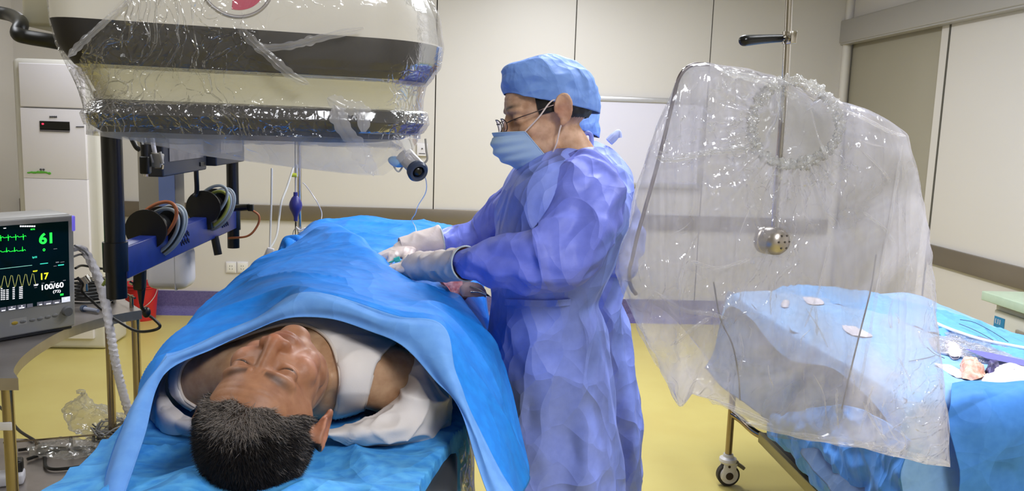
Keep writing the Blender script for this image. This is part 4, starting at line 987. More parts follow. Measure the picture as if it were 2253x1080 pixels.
# torso and limbs
NB = h2w(np.array([0, -.02, -.12]))
bm_ = MB()
bm_.cap(tuple(h2w(np.array([0, -.012, -.07]))), (-.285, 1.50, 1.105), .054, .062)
bm_.ell((-.285, 1.72, 1.10), (.185, .27, .112)); bm_.ell((-.285, 1.56, 1.10), (.18, .10, .088)); bm_.ell((-.285, 2.0, 1.105), (.17, .25, .115)); bm_.ell((-.285, 2.3, 1.06), (.17, .2, .08))
for s in (-1, 1):
    bm_.cap((-.285+s*.165, 1.555, 1.09), (-.285+s*.10, 1.50, 1.115), .066, .05)
    bm_.cap((-.285+s*.185, 1.57, 1.085), (-.285+s*.235, 1.86, 1.06), .062, .048)
    bm_.cap((-.285+s*.235, 1.86, 1.06), (-.285+s*.235, 2.10, 1.055), .044, .03); bm_.ell((-.285+s*.235, 2.19, 1.05), (.038, .085, .02))
    bm_.cap((-.285+s*.09, 2.35, 1.07), (-.285+s*.10, 2.78, 1.06), .07, .05); bm_.cap((-.285+s*.10, 2.78, 1.06), (-.285+s*.10, 3.18, 1.06), .055, .036)
    bm_.cap((-.285+s*.10, 3.2, 1.05), (-.285+s*.13, 3.27, 1.11), .032, .026)
bv, bn, bf = remeshed(bm_, .0075, 6)
bcol = np.tile(np.array(lin('c09a78')[:3]), (len(bv), 1))
allv = np.vstack([hw, bv]); allf = [tuple(q) for q in hf]+[tuple(i+len(hw) for i in q) for q in bf]
pat = make('person', mesh_of(allv, allf), skin_m, smooth=True, sharp=180)
set_col(pat, np.vstack([hcol, bcol])); tag(pat, 'person lying on the table, grey-haired, in white vest, under a blue drape', 'person')
# eyes glint in the narrow slits
for s in (-1, 1):
    e_ = h2w(np.array([s*.034, .0690, .0052])); make('eyeball', MB().ell(e_, (.0105*HS,)*3), mat('eye', '3a2a22', .05, coat=1), pat)
# short hair: individual tapered blades
random.seed(5); np.random.seed(5)
tri = [q for q in hf]; cen = np.array([hv[list(q)].mean(0) for q in tri])
hnorm = vert_normals(hv, hf); fn_ = np.array([hnorm[list(q)].mean(0) for q in tri])
ok = np.where((th_scalp(cen) > 0)*(np.abs(cen[:, 0]) < .082)*~((np.abs(cen[:, 0]) > .074)*(np.abs(cen[:, 1]+.012) < .03)*(cen[:, 2] < .04)))[0]
pick = np.random.choice(ok, 80000)
base_ = cen[pick]+np.random.normal(0, .0012, (len(pick), 3)); nr = fn_[pick]
flow = np.array([0, .35, .8])*.0+np.stack([cen[pick][:, 0]*4, -.55+0*cen[pick][:, 1], -.25-0*cen[pick][:, 2]], 1)
flow += np.random.normal(0, .22, flow.shape)
dirn = nr*.55+flow*.9; dirn /= np.linalg.norm(dirn, axis=1)[:, None]
L_ = np.random.uniform(.006, .013, len(pick))*np.clip(.55+.6*(cen[pick][:, 2]+.02)/.08, .5, 1.15)
side = np.cross(dirn, np.random.normal(0, 1, dirn.shape)); side /= np.linalg.norm(side, axis=1)[:, None]
wd = .00026
p0, p1 = base_-side*wd, base_+side*wd; mid = base_+dirn*L_[:, None]*.6; tip = base_+(dirn+flow*.25)*L_[:, None]
vv = np.stack([p0, p1, mid+side*wd*.8, mid-side*wd*.8, tip], 1).reshape(-1, 3)
ff = []
for k in range(len(pick)):
    o_ = 5*k; ff += [(o_, o_+1, o_+2, o_+3), (o_+3, o_+2, o_+4)]
gk = np.clip(1.15-np.abs(cen[pick][:, 1]-.06)/.04, 0, 1)
gk = np.clip(gk+.2*np.clip(cen[pick]@np.array([1, 0, 0])-.045, 0, .03)/.03, 0, 1)
gk = np.clip(gk*(.75+1.3*vnoise(cen[pick], 45.)), 0, .9); isg = np.random.rand(len(pick)) < gk
hc_ = np.where(isg[:, None], np.array(lin('857b74')[:3]), hair_dark)*np.random.uniform(.85, 1.1, (len(pick), 1))
hair = make('hair', mesh_of(h2w(vv), ff), mat('hair', '2b2320', .6, vcol=True, spec=.25), pat, smooth=False, label='short dark hair greying at the front')
set_col(hair, np.repeat(hc_, 5, axis=0))

# white vest: cloth following the torso, cut out at neck and arms
def inside(x, y, poly):
    r = False; n = len(poly); j = n-1
    for i in range(n):
        xi_, yi_ = poly[i]; xj, yj = poly[j]
        if (yi_ > y) != (yj > y) and x < (xj-xi_)*(y-yi_)/(yj-yi_+1e-12)+xi_: r = not r
        j = i
    return r
from mathutils.bvhtree import BVHTree
bvh = BVHTree.FromPolygons([Vector(p) for p in bv], [tuple(q) for q in bf])
def onbody(px, py, off, Yf=1.62):
    d = Vector(ray(px, py)).normalized(); h = bvh.ray_cast(Vector((0, 0, H)), d)
    if h[0] is None: return P(px, py, Yf)
    n_ = h[1]
    if n_.dot(d) > 0: n_ = -n_
    return np.array(h[0])+np.array(n_)*off
def projected_patch(inner, outer, nu, nv, off, amp=.004, sc_=9, seed=0):
    a, b = crom(inner, nu), crom(outer, nu)
    g = np.zeros((nv+1, nu+1, 3))
    for j in range(nv+1):
        t = j/nv
        for i in range(nu+1): 
            q_ = a[i]*(1-t)+b[i]*t; edge = min(1, min(j, nv-j)/2+.4)
            g[j, i] = onbody(q_[0], q_[1], off*edge)
    for _ in range(10):
        g[1:-1, 1:-1] = .5*g[1:-1, 1:-1]+.125*(g[:-2, 1:-1]+g[2:, 1:-1]+g[1:-1, :-2]+g[1:-1, 2:])
        g[0, 1:-1] = .5*g[0, 1:-1]+.25*(g[0, :-2]+g[0, 2:]); g[-1, 1:-1] = .5*g[-1, 1:-1]+.25*(g[-1, :-2]+g[-1, 2:])
    return g
cot = mat('white_cotton', 'e2dad6', .85, noise=(14, 'dcd3ce', 2), bump=(400, .25, .0006))
N_ = [(432, 893), (410, 878), (400, 858), (397, 833), (410, 800), (448, 776), (525, 748), (597, 724), (640, 716), (682, 722), (720, 748), (742, 790), (750, 830), (748, 860), (740, 895), (722, 930), (706, 948)]
O_ = [(400, 908), (378, 888), (364, 862), (360, 820), (375, 770), (430, 725), (510, 690), (590, 665), (650, 640), (720, 640), (800, 650), (880, 700), (876, 750), (832, 790), (812, 850), (803, 890), (798, 930)]
gv = projected_patch(N_, O_, 200, 30, .007)
vest = make('vest', wrinkle(MB().grid(gv), [('c', (12, 12, 12), .003, 4.), ('n', 20, .002, 1.)]), cot, pat, sharp=80); solid(vest, .0022)
edge = MB()
for row in (gv[0], ): edge.tube(row[::3]+np.array([0, 0, .001]), .0032, seg=8, n=180)
edge.tube(gv[-1][170:, :][::2]+np.array([0, 0, .001]), .003, seg=8, n=60) if len(gv[-1][170:]) > 3 else None
make('neck_binding', edge, mat('cotton_binding', 'd8cbc0', .8), vest)
# loosened white shirt round both upper arms
def cloth_blob(nm, chain, seed, par, m=cot, amp=.012, vox=.005, flat=.75):
    mb = MB()
    for (a, ra), (b_, rb) in zip(chain[:-1], chain[1:]): mb.cap(tuple(a), tuple(b_), ra, rb, seg=16)
    v, n_, f = remeshed(mb, vox, 6)
    return make(nm, wrinkle(mesh_of(v, f), [('c', (9, 9, 16), amp, seed), ('f', 16, amp*.9, seed+1), ('n', 30, amp*.25, seed+5)]), m, par, sharp=70)
def shirt(rows_, seed, amp):
    g = loft([[P(*q) for q in r] for r in rows_], 110, 90)
    o = make('shirt_sleeve', wrinkle(MB().grid(g), [('f', (9, 9, 9), amp, seed), ('c', (8, 8, 12), amp*.7, seed+2), ('c', (17, 17, 17), amp*.4, seed+3)]), cot, pat, sharp=80); solid(o, .002); return o
shirt([[(872, 756, 1.62), (880, 790, 1.60), (866, 840, 1.56), (835, 895, 1.50), (795, 925, 1.46), (712, 944, 1.44)],
       [(888, 762, 1.58), (905, 798, 1.54), (900, 842, 1.49), (868, 898, 1.44), (815, 930, 1.42), (712, 946, 1.42)],
       [(908, 772, 1.58), (940, 812, 1.52), (945, 865, 1.46), (915, 920, 1.41), (850, 945, 1.39), (715, 950, 1.40)],
       [(925, 782, 1.60), (968, 830, 1.55), (975, 885, 1.49), (945, 942, 1.43), (868, 962, 1.40), (720, 956, 1.39)],
       [(935, 790, 1.66), (985, 845, 1.63), (994, 892, 1.58), (968, 955, 1.50), (886, 982, 1.44), (735, 962, 1.40)]], 3, .012)
shirt([[(384, 790, 1.66), (368, 825, 1.62), (364, 862, 1.56), (384, 894, 1.50), (412, 915, 1.46), (440, 925, 1.44)],
       [(375, 795, 1.66), (352, 835, 1.60), (346, 880, 1.53), (366, 915, 1.47), (405, 935, 1.44), (445, 938, 1.43)],
       [(362, 805, 1.70), (336, 848, 1.66), (331, 905, 1.58), (350, 944, 1.50), (400, 957, 1.46), (450, 950, 1.44)]], 12, .006)
mb = MB()
random.seed(4)
for k in range(9):
    a = P(912+k*5.2+random.uniform(-2, 2), 778+k*7.5, 1.56-.003*k); mb.tube([a, a+np.array([random.uniform(.0, .012), -.01, random.uniform(.012, .022)]), a+np.array([random.uniform(.01, .022), -.014, random.uniform(-.004, .012)])], .0045, seg=8)
make('frayed_edge', wrinkle(mb, [('n', 80, .001, 1)]), cot, pat)

# ---------------------------------------------------------------- blue drapes
def rows(*rs): return [[P(*p) for p in r] for r in rs]
HOUT = [(222, 1110, 1.20), (262, 960, 1.28), (345, 812, 1.40), (458, 748, 1.47), (552, 703, 1.51), (610, 664, 1.53), (668, 649, 1.54), (774, 673, 1.52), (876, 705, 1.50), (965, 722, 1.47), (1003, 812, 1.41), (1052, 918, 1.36), (1128, 1110, 1.29)]
HIN = [(268, 1110, 1.17), (318, 960, 1.26), (362, 824, 1.385), (470, 768, 1.455), (555, 730, 1.49), (615, 706, 1.505), (668, 698, 1.51), (740, 703, 1.50), (820, 729, 1.475), (890, 764, 1.44), (955, 835, 1.40), (1015, 910, 1.35), (1080, 1110, 1.25)]
R = rows(HOUT,
 [(226, 1110, 1.27), (270, 950, 1.34), (352, 795, 1.46), (458, 725, 1.54), (552, 682, 1.58), (612, 648, 1.61), (672, 634, 1.62), (778, 655, 1.60), (880, 688, 1.57), (972, 714, 1.53), (1022, 808, 1.46), (1070, 915, 1.41), (1140, 1100, 1.35)],
 [(262, 1110, 1.4), (312, 930, 1.48), (368, 775, 1.62), (450, 692, 1.72), (540, 645, 1.77), (600, 622, 1.80), (672, 612, 1.82), (790, 628, 1.80), (890, 660, 1.73), (985, 700, 1.65), (1048, 800, 1.56), (1096, 935, 1.50), (1148, 1075, 1.46)],
 [(300, 1110, 1.7), (350, 900, 1.75), (405, 735, 1.85), (470, 658, 1.95), (545, 615, 2.02), (610, 592, 2.04), (680, 580, 2.05), (800, 600, 1.97), (895, 638, 1.88), (990, 682, 1.80), (1066, 780, 1.70), (1112, 915, 1.63), (1158, 1045, 1.58)],
 [(400, 1000, 2.1), (425, 830, 2.15), (460, 700, 2.2), (510, 630, 2.27), (580, 582, 2.32), (635, 560, 2.34), (695, 545, 2.33), (790, 562, 2.16), (880, 608, 2.02), (975, 648, 1.94), (1062, 718, 1.87), (1112, 850, 1.80), (1166, 1028, 1.72)],
 [(480, 900, 2.4), (490, 760, 2.42), (510, 670, 2.45), (548, 605, 2.5), (610, 560, 2.55), (655, 530, 2.57), (708, 510, 2.55), (775, 523, 2.38), (850, 578, 2.17), (930, 628, 2.06), (1015, 664, 1.99), (1070, 745, 1.93), (1110, 850, 1.88)],
 [(520, 860, 2.55), (528, 760, 2.57), (545, 690, 2.6), (590, 620, 2.62), (640, 575, 2.66), (680, 540, 2.69), (725, 508, 2.68), (770, 516, 2.52), (832, 570, 2.27), (905, 622, 2.13), (990, 660, 2.05), (1055, 722, 1.99), (1088, 820, 1.94)],
 [(560, 900, 2.75), (565, 800, 2.77), (575, 730, 2.8), (610, 660, 2.8), (650, 620, 2.8), (695, 590, 2.82), (735, 560, 2.8), (775, 570, 2.66), (835, 625, 2.42), (905, 680, 2.27), (990, 720, 2.18), (1050, 790, 2.10), (1080, 880, 2.05)],
)
g = loft(R, 260, 220)
mb = MB().grid(g)
md_ = wrinkle(mb, [('c', (3, 5, 3), .010, 2.), ('k', 3., .014, 9.), ('n', 5, .010, 4.)])
# soft long fold running over the body
dr_o = make('surgical_drape', md_, drape_m); solid(dr_o, .0012); tag(dr_o, 'large bright blue drape tented over the patient\'s chest and shoulders', 'surgical drape')
hv_ = np.array(md_.v).reshape(221, 261, 3)[0]
n0 = 261
inn_ = crom([P(*q) for q in HIN], n0-1); g = []
for k, t in enumerate((0, .12, .35, .65, .9, 1.)):
    g.append(hv_*(1-t)+inn_*t+np.array([0, -.014*math.sin(math.pi*min(1, t*1.1+.02)), .006*math.sin(math.pi*t)]))
gg = np.array([crom([r_[i] for r_ in g], 26) for i in range(n0)]).transpose(1, 0, 2)
hmb = wrinkle(MB().grid(gg), [('n', 7, .004, 2.), ('k', 5., .006, 1.)])
hmb.v[:261] = [tuple(q) for q in hv_]; hmb.v[261:522] = [tuple((np.array(a_)+np.array(b_))/2) for a_, b_ in zip(hmb.v[:261], hmb.v[522:783])]
hem = make('folded_hem', hmb, hem_m, dr_o, label='lighter blue folded edge'); solid(hem, .001)
# corner of the drape hitched up towards the drip stand
g = loft(rows([(572, 620, 2.66), (600, 578, 2.70), (622, 522, 2.75), (648, 517, 2.76), (672, 523, 2.75), (700, 530, 2.72)],
              [(565, 630, 2.6), (598, 590, 2.62), (628, 545, 2.66), (652, 540, 2.68), (680, 540, 2.67), (712, 535, 2.66)],
              [(560, 640, 2.52), (600, 600, 2.54), (640, 575, 2.57), (665, 568, 2.60), (690, 560, 2.62), (722, 540, 2.62)]), 60, 30)
c_o = make('hitched_corner', wrinkle(MB().grid(g), [('c', 14, .01, 3.), ('n', 20, .004, 3.)]), drape_m, dr_o); solid(c_o, .001)
# second drape, over hips and legs
R2 = []
for Y, z in ((2.02, 1.12), (2.5, 1.165), (2.9, 1.165), (3.3, 1.165), (3.62, 1.15), (3.72, 1.05)):
    R2.append([(-.66, Y, z-.45), (-.65, Y, z-.2), (-.60, Y, z-.03), (-.45, Y, z+.004), (-.28, Y, z+.012), (-.1, Y, z+.0), (.03, Y, z-.03), (.09, Y, z-.12), (.13, Y-.04, z-.36), (.15, Y-.06, z-.62)])
g = loft([[np.array(p) for p in r] for r in R2], 160, 160)
d2 = make('surgical_drape', wrinkle(MB().grid(g), [('c', (3, 4, 3), .012, 6.), ('n', 6, .008, 1.), ('c', (9, 3, 3), .006, 2.)]), drape_m)
solid(d2, .0012); tag(d2, 'bright blue drape lying flat over the patient\'s legs behind the surgeon\'s hands', 'surgical drape')
# gauze and instruments by the hands
gz = mat('gauze', 'e6dde6', .9, bump=(300, .5, .001)); bl = mat('stained_gauze', 'a6485c', .7, noise=(50, 'd8a3ac', 5), bump=(80, .8, .004))
def pad_(nm, pts, th, m, par=None, seed=0, amp=.008):
    a = np.array(pts); c_ = a.mean(0); g = [[c_+(p-c_)*s_+np.array([0, 0, th*(1-s_**3)]) for p in crom(list(a)+[a[0]], 60)[:-1]] for s_ in (1, .9, .75, .5, .25, .03)]
    g += [[c_+(p-c_)*s_-np.array([0, 0, .004]) for p in crom(list(a)+[a[0]], 60)[:-1]] for s_ in (.03, .6, .98, 1.)]
    return make(nm, wrinkle(MB().grid(np.array(g), loopu=True), [('n', 30, amp, seed), ('f', 50, amp*.5, seed)]), m, par, sharp=60)
gp = pad_('gauze_pad', [P(936, 622, 2.3), P(970, 602, 2.36), P(1002, 606, 2.36), P(1002, 648, 2.26), P(985, 650, 2.24), P(955, 636, 2.26)], .01, gz, seed=1); tag(gp, 'white gauze pad under the surgeon\'s near forearm', 'gauze')
gp = pad_('stained_gauze', [P(968, 612, 2.26), P(998, 604, 2.3), P(1026, 612, 2.3), P(1035, 632, 2.24), P(1018, 656, 2.18), P(992, 640, 2.2)], .022, bl, seed=5, amp=.012); tag(gp, 'red-stained crumpled gauze beside the white gauze pad', 'gauze')
gp = pad_('gauze_swab', [P(1018, 622, 2.22), P(1040, 626, 2.22), P(1062, 638, 2.2), P(1068, 650, 2.18), P(1035, 652, 2.16), P(1015, 648, 2.16)], .018, mat('grey_swab', 'b79f9f', .8, bump=(150, .6, .002)), seed=7, amp=.01); tag(gp, 'greyish pink swab at the edge of the drape near the gown', 'gauze')
t = thing('forceps', 'small dark-tipped steel forceps lying on the greyish swab', 'forceps', tuple(P(1055, 640, 2.19)))
make('shank', MB().tube([P(1034, 630, 2.17), P(1055, 637, 2.16), P(1077, 652, 2.15)], .0022).tube([P(1036, 642, 2.16), P(1056, 643, 2.155), P(1077, 652, 2.15)], .0022), chrome_m, t)
make('tip', MB().cyl(P(1070, 648, 2.15), P(1079, 653, 2.15), .003, .001), black_m, t)

# ---------------------------------------------------------------- gowned people
gown_m = nonwoven('gown_blue', '8b9df4', '8496ec', .5, 5.5, rough=.5, facet=.34, fscale=6.5)
gown2_m = nonwoven('gown_blue_far', '8b9df2', '8496ea', .5, 5.5, rough=.5, facet=.34, fscale=6.5)
sleeve_m = nonwoven('gown_sleeve_blue', '818df0', '7985e8', .5, 5.5, rough=.5, facet=.34, fscale=6.5)
cap_m = nonwoven('cap_blue', '7ba0e6', '7398e0', .3, 16, rough=.6, facet=.22, fscale=13)
mask_m = mat('mask_blue', 'b8d2ee', .7, bump=(500, .2, .0005)); glove_m = mat('latex', 'ead9d3', .42, noise=(40, 'e0d0ca', 3), bump=(90, .35, .0012), sss=.05)
def gown_body(nm, secs, Yc, par, m, seed, fold=.012):
    """secs: (pixel y, left, right, half depth) of the standing figure at depth Yc"""
    nth = 220; rowsg = []
    S = []
    for y, l, r, ry in secs:
        a, b_ = P(l, y, Yc), P(r, y, Yc); S.append([(a[0]+b_[0])/2, (a[2]+b_[2])/2, (b_[0]-a[0])/2, ry])
    S = crom(S, 230); g = []
    ztop, zbot = S[0][1], S[-1][1]
    for k, (cx, z, rx_, ry) in enumerate(S):
        q_ = (ztop-z)/(ztop-zbot); fa = fold*np.clip((q_-.38)/.35, 0, 1); row = []
        for i in range(nth):
            t = 2*math.pi*i/nth
            f = 1+fa/.2*(.7*math.cos(7*t+seed+1.2*math.sin(z*1.5))+.5*math.cos(12*t+2*seed+z)+.35*mn.noise(Vector((3*math.cos(t), 3*math.sin(t), z*1.2+seed))))
            row.append((cx+rx_*f*np.sign(math.cos(t))*abs(math.cos(t))**.92, Yc+ry*f*np.sign(math.sin(t))*abs(math.sin(t))**.92, z))
        g.append(row)
    mb = wrinkle(MB().grid(np.array(g), loopu=True), [('k', (6, 6, 2.2), .026, seed), ('k', (9, 9, 5), .010, seed+4), ('f', (5, 5, 2), .008, seed+2)])
    o = make(nm, mb, m, par, sharp=70); solid(o, .001); return o
def sleeve(nm, pts, rad, par, m, seed, amp=.02, squash=1.):
    pts = crom(pts, 130); rad = crom([[r] for r in rad], 130)[:, 0]
    mb = MB().tube(list(pts), list(rad), seg=96, smooth=False, cap=False)
    mb = wrinkle(mb, [('k', 6., amp*1.6, seed), ('k', 13., amp*.55, seed+2), ('f', (7, 7, 7), amp*.4, seed+3)])
    o = make(nm, mb, m, par, sharp=70); solid(o, .001); return o
def hand_mesh(W0, fwd, back, spec, scale=1., thumb_side=1, wrist_r=.027, arm=None):
    """W0 wrist, fwd towards fingers, back = back of hand; spec: per finger (curl, spread)"""
    fwd = np.array(fwd, float); fwd /= np.linalg.norm(fwd); back = np.array(back, float); back -= fwd*(back@fwd); back /= np.linalg.norm(back)
    lat = np.cross(fwd, back)*thumb_side
    s = scale; m = MB()
    def L(x, y, z): return W0+s*(fwd*x+lat*y+back*z)
    m.ell(L(.048, 0, 0), (.048*s, .040*s, .0155*s), rot=Matrix([[fwd[i], lat[i], back[i]] for i in range(3)]))
    m.ell(L(.075, 0, .001), (.022*s, .040*s, .012*s), rot=Matrix([[fwd[i], lat[i], back[i]] for i in range(3)]))
    m.ell(L(.03, .024, -.006), (.032*s, .016*s, .015*s), rot=Matrix([[fwd[i], lat[i], back[i]] for i in range(3)]))
    m.cap(tuple(L(-.02, 0, 0)), tuple(L(.025, 0, 0)), wrist_r*s, .024*s)
    if arm is not None: m.cap(tuple(arm), tuple(L(-.02, 0, 0)), .034, wrist_r*s)
    lens = [(.042, .026, .022), (.047, .030, .023), (.043, .028, .022), (.034, .021, .019)]
    for k in range(4):
        curl, spr = spec[k]; y = .031-.0205*k; p = np.array([.088-abs(k-1.2)*.004, y, .0]); a = spr; th = 0
        r = .0092-.0006*(k == 3)
        for j, l in enumerate(lens[k]):
            th += curl*(1, 1.15, .75)[j]; d = np.array([math.cos(th)*math.cos(a), math.cos(th)*math.sin(a), -math.sin(th)])
            q_ = p+d*l; m.cap(tuple(L(*p)), tuple(L(*q_)), r*s, (r-.0008)*s, seg=12); p = q_; r -= .0007
    p = np.array([.018, .030, -.006]); tcurl, tspr = spec[4]; a = tspr
    for j, (l, r) in enumerate(((.040, .0125), (.032, .0105), (.026, .0092))):
        d = np.array([math.cos(a), math.sin(a), -.35-tcurl*j*.4]); d /= np.linalg.norm(d); q_ = p+d*l; m.cap(tuple(L(*p)), tuple(L(*q_)), r*s, (r-.001)*s, seg=12); p = q_; a -= tcurl
    return m
def rot_frame(F, U):
    F = np.array(F, float); F /= np.linalg.norm(F); U = np.array(U, float); U -= F*(U@F); U /= np.linalg.norm(U); return np.cross(F, U), F, U

def head_at(Cn, Fv, Uv, s, body_mb, cols, vox=.0032):
    X, F, U = rot_frame(Fv, Uv)
    hb = head_blob(); hb.cap((0, -.014, -.06), (0, -.035, -.13), .05, .052)
    v, n_, f = remeshed(hb, vox, 14); v = sculpt(v); c = skin_cols(v, *cols, older=False)
    sv = np.array([1., 1.10, .96]) if s > 1.07 else np.ones(3)
    w_ = Cn+s*(v[:, :1]*X+v[:, 1:2]*sv[1]*F+v[:, 2:]*sv[2]*U)
    bv_, _, bf_ = remeshed(body_mb, .012, 3)
    allv_ = np.vstack([w_, bv_]); allf_ = [tuple(q) for q in f]+[tuple(i+len(w_) for i in q) for q in bf_]
    bc = np.tile(np.array(lin(cols[0])[:3]), (len(bv_), 1))
    o = make('person', mesh_of(allv_, allf_), skin_m, sharp=180); set_col(o, np.vstack([c, bc]))
    return o, (lambda p: Cn+s*(np.asarray(p)[..., :1]*X+np.asarray(p)[..., 1:2]*sv[1]*F+np.asarray(p)[..., 2:]*sv[2]*U)), v, f
def body_standing(x, y, zsh, neck, elbows):
    m = MB(); m.cap(tuple(neck), (x, y, zsh), .052, .06)
    m.ell((x, y, zsh-.12), (.10, .17, .15)); m.ell((x, y, zsh-.33), (.095, .14, .2)); m.ell((x, y, zsh-.52), (.10, .15, .14))
    for s in (-1, 1):
        m.cap((x, y+s*.13, zsh-.08), (x, y+s*.04, zsh-.03), .042, .045)
        m.cap((x, y+s*.08, zsh-.55), (x, y+s*.09, .50), .075, .05); m.cap((x, y+s*.09, .50), (x, y+s*.09, .09), .048, .035); m.cap((x, y+s*.09, .045), (x-.15, y+s*.1, .035), .04, .03)
    for a, b_, c_ in elbows: m.cap(tuple(a), tuple(b_), .04, .03); m.cap(tuple(b_), tuple(c_), .028, .016)
    return m

# ---- first surgeon
YS = 2.12
sc_ = P(1203, 250, YS)
Fs = np.array([-.94, -.13, -.28]); Us = np.array([-.28, .0, .96])
HSs = 1.08
shN, elN, wrN = P(1275, 425, 1.98), P(1205, 575, 1.88), P(975, 586, 2.05)
shF, elF, wrF = P(1165, 425, 2.27), P(1062, 522, 2.385), P(940, 534, 2.31)
neck_base = P(1262, 345, YS)
body = body_standing(P(1225, 400, YS)[0], YS, P(1225, 365, YS)[2], neck_base, [(shN, elN, wrN), (shF, elF, wrF)])
s1, H1, hv1, hf1 = head_at(sc_, Fs, Us, HSs, body, ('e2b797', 'b88272'))
tag(s1, 'nearer person in blue surgical gown, cap, mask and glasses bending over the patient', 'person')
secs = [(330, 1200, 1300, .075), (346, 1164, 1318, .115), (372, 1136, 1342, .185), (405, 1118, 1362, .225), (440, 1105, 1382, .235), (485, 1096, 1380, .232), (530, 1090, 1362, .215), (580, 1086, 1340, .2), (630, 1085, 1318, .19), (662, 1086, 1308, .185), (700, 1080, 1320, .195), (770, 1078, 1338, .205), (870, 1080, 1345, .21), (980, 1088, 1350, .215), (1100, 1095, 1354, .22), (1330, 1100, 1360, .23)]
gw = gown_body('surgical_gown', secs, YS, s1, gown_m, 1.)
sleeve('gown_sleeve', [P(1268, 388, 2.05), P(1290, 435, 1.97), P(1270, 510, 1.90), P(1215, 565, 1.87), P(1130, 575, 1.90), P(1065, 580, 1.94), P(1015, 579, 1.97), P(985, 583, 2.02)], [.080, .098, .092, .084, .068, .050, .035, .022], gw, sleeve_m, 3.)
sleeve('gown_sleeve', [P(1190, 385, 2.22), P(1155, 430, 2.28), P(1110, 480, 2.34), P(1060, 520, 2.38), P(1005, 530, 2.36), P(958, 530, 2.32), P(930, 535, 2.31)], [.07, .075, .07, .062, .048, .034, .022], gw, sleeve_m, 6.)
# belt and ties
bp = [P(x, y, YS-ry_) for x, y, ry_ in ((1086, 662, .0), (1130, 665, .155), (1200, 667, .19), (1260, 663, .175), (1312, 655, .0))]
bt = MB(); c_ = crom(bp, 60); g = [[p+np.array([0, -.004, h]) for p in c_] for h in (-.008, 0, .008)]
make('belt_tie', wrinkle(MB().grid(np.array(g)), [('n', 30, .002, 1)]), gown_m, gw)
# neck collar and the tie bow at the nape
cr_ = [P(x, y, Y) for x, y, Y in ((1166, 352, 2.12), (1200, 362, 2.05), (1250, 352, 2.04), (1292, 335, 2.08), (1302, 327, 2.14), (1285, 330, 2.2), (1230, 345, 2.22), (1180, 350, 2.18), (1166, 352, 2.12))]
make('collar', MB().tube(cr_, .006), gown_m, gw)
make('neck_tie', MB().tube([P(1284, 330, 2.16), P(1282, 305, 2.18), P(1292, 292, 2.18), P(1301, 300, 2.18), P(1300, 325, 2.17), P(1296, 336, 2.17)], [.003, .006, .005, .006, .006, .003]), gown_m, gw)
# cap
def cap_mesh(Hf, top, seed, frx=.088, fry=.100, frz=.128, puff=.024, backz=-.034, frontz=.072):
    g = []; nth = 160
    for j in range(61):
        a = j/60; row = []
        for i in range(nth):
            t = 2*math.pi*i/nth; cx, cy = math.cos(t), math.sin(t)      # cy front
            brim = frontz+(backz-frontz)*(1-cy)/2
            phi = a*math.pi/2
            bul = 1+.035*math.sin(min(a*2.4, 1)*math.pi)
            r = math.cos(phi)**(.5-.14*cy)*bul
            z = brim+(top[0]+top[1]*(-cy)*math.cos(phi)-brim)*math.sin(phi)**1.0
            x = frx*cx*r; y = -.012+(fry-.010*max(0, cy))*cy*r+.010*math.sin(phi)
            if cy < 0: y -= puff*math.sin(math.pi*min(1, a*1.3))*(-cy)
            row.append((x, y, z))
        g.append(row)
    g = np.array(g); mb = MB().grid(g.reshape(-1, 3).reshape(61, nth, 3), loopu=True); v = np.array(mb.v)
    mb = wrinkle(mb, [('k', (9, 9, 14), .009, seed), ('n', 8, .004, seed+1), ('f', (10, 10, 18), .007, seed+8)])
    mb.v = [tuple(x) for x in Hf(np.array(mb.v))]; return mb
cp = make('surgical_cap', cap_mesh(H1, (.140, -.012), 2.), cap_m, s1, sharp=75); solid(cp, .001)
# hair under the cap edge
mb = MB().ell((0, -.020, .026), (.0815, .093, .087), nu=160, nv=110)
v = np.array(mb.v); keep = (v[:, 2] < .045) & (v[:, 2] > -.022-.3*np.clip(-v[:, 1]-.03, 0, 1)) & (v[:, 1] < .032) & ~((v[:, 2] < .0) & (v[:, 1] > -.02))
fs = [f for f in mb.f if all(keep[i] for i in f)]; mb.f = fs; mb = wrinkle(mb, [('n', 90, .002, 1)]); mb.v = [tuple(x) for x in H1(np.array(mb.v))]
make('hair', mb, mat('black_hair', '17120f', .55), s1)
# mask
def mask_grid():
    g = []
    for j in range(41):
        v_ = j/40; z = -.012-.098*v_; row = []
        for i in range(81):
            u = i/40-1; a = u*1.12
            ymid = .126+.010*math.sin(v_*3.1)-.034*v_**3+(.0 if v_ > .1 else -.004); ysd = .070-.035*v_
            x = .0735*math.sin(a)/math.sin(1.12)*(1-.10*v_); y = ysd+(ymid-ysd)*(math.cos(a)-math.cos(1.12))/(1-math.cos(1.12))
            pl = .0022*math.cos(v_*math.pi*2*4)*(1-u**4)
            row.append((x, y+pl, z+.012*u*u*(v_-.75)*1.6))
        g.append(row)
    return np.array(g)
mg = mask_grid()
mk = make('face_mask', MB().grid(H1(mg)), mask_m, s1, sharp=60); solid(mk, .0014)
wl = mat('mask_loop_white', 'ead6cf', .6)
make('mask_border', MB().tube(H1(mg[0][::8]), .0016).tube(H1(mg[-1][::8]), .0016).tube(H1(mg[::6, 0]), .0016).tube(H1(mg[::6, -1]), .0016), mat('mask_edge', 'a9c4e2', .6), mk)
for s, col_ in ((-1, 0), (1, -1)):
    a, b_ = mg[0, col_], mg[-1, col_]; e_ = np.array([s*.0885, -.002, .028]); e2 = np.array([s*.086, -.004, -.034])
    make('ear_loop', MB().tube([H1(a), H1(a*.55+e_*.45+np.array([s*.008, 0, 0])), H1(e_), H1(np.array([s*.083, -.034, .0])), H1(e2), H1(b_*.5+e2*.5+np.array([s*.006, 0, -.006])), H1(b_)], .0019), wl, mk)
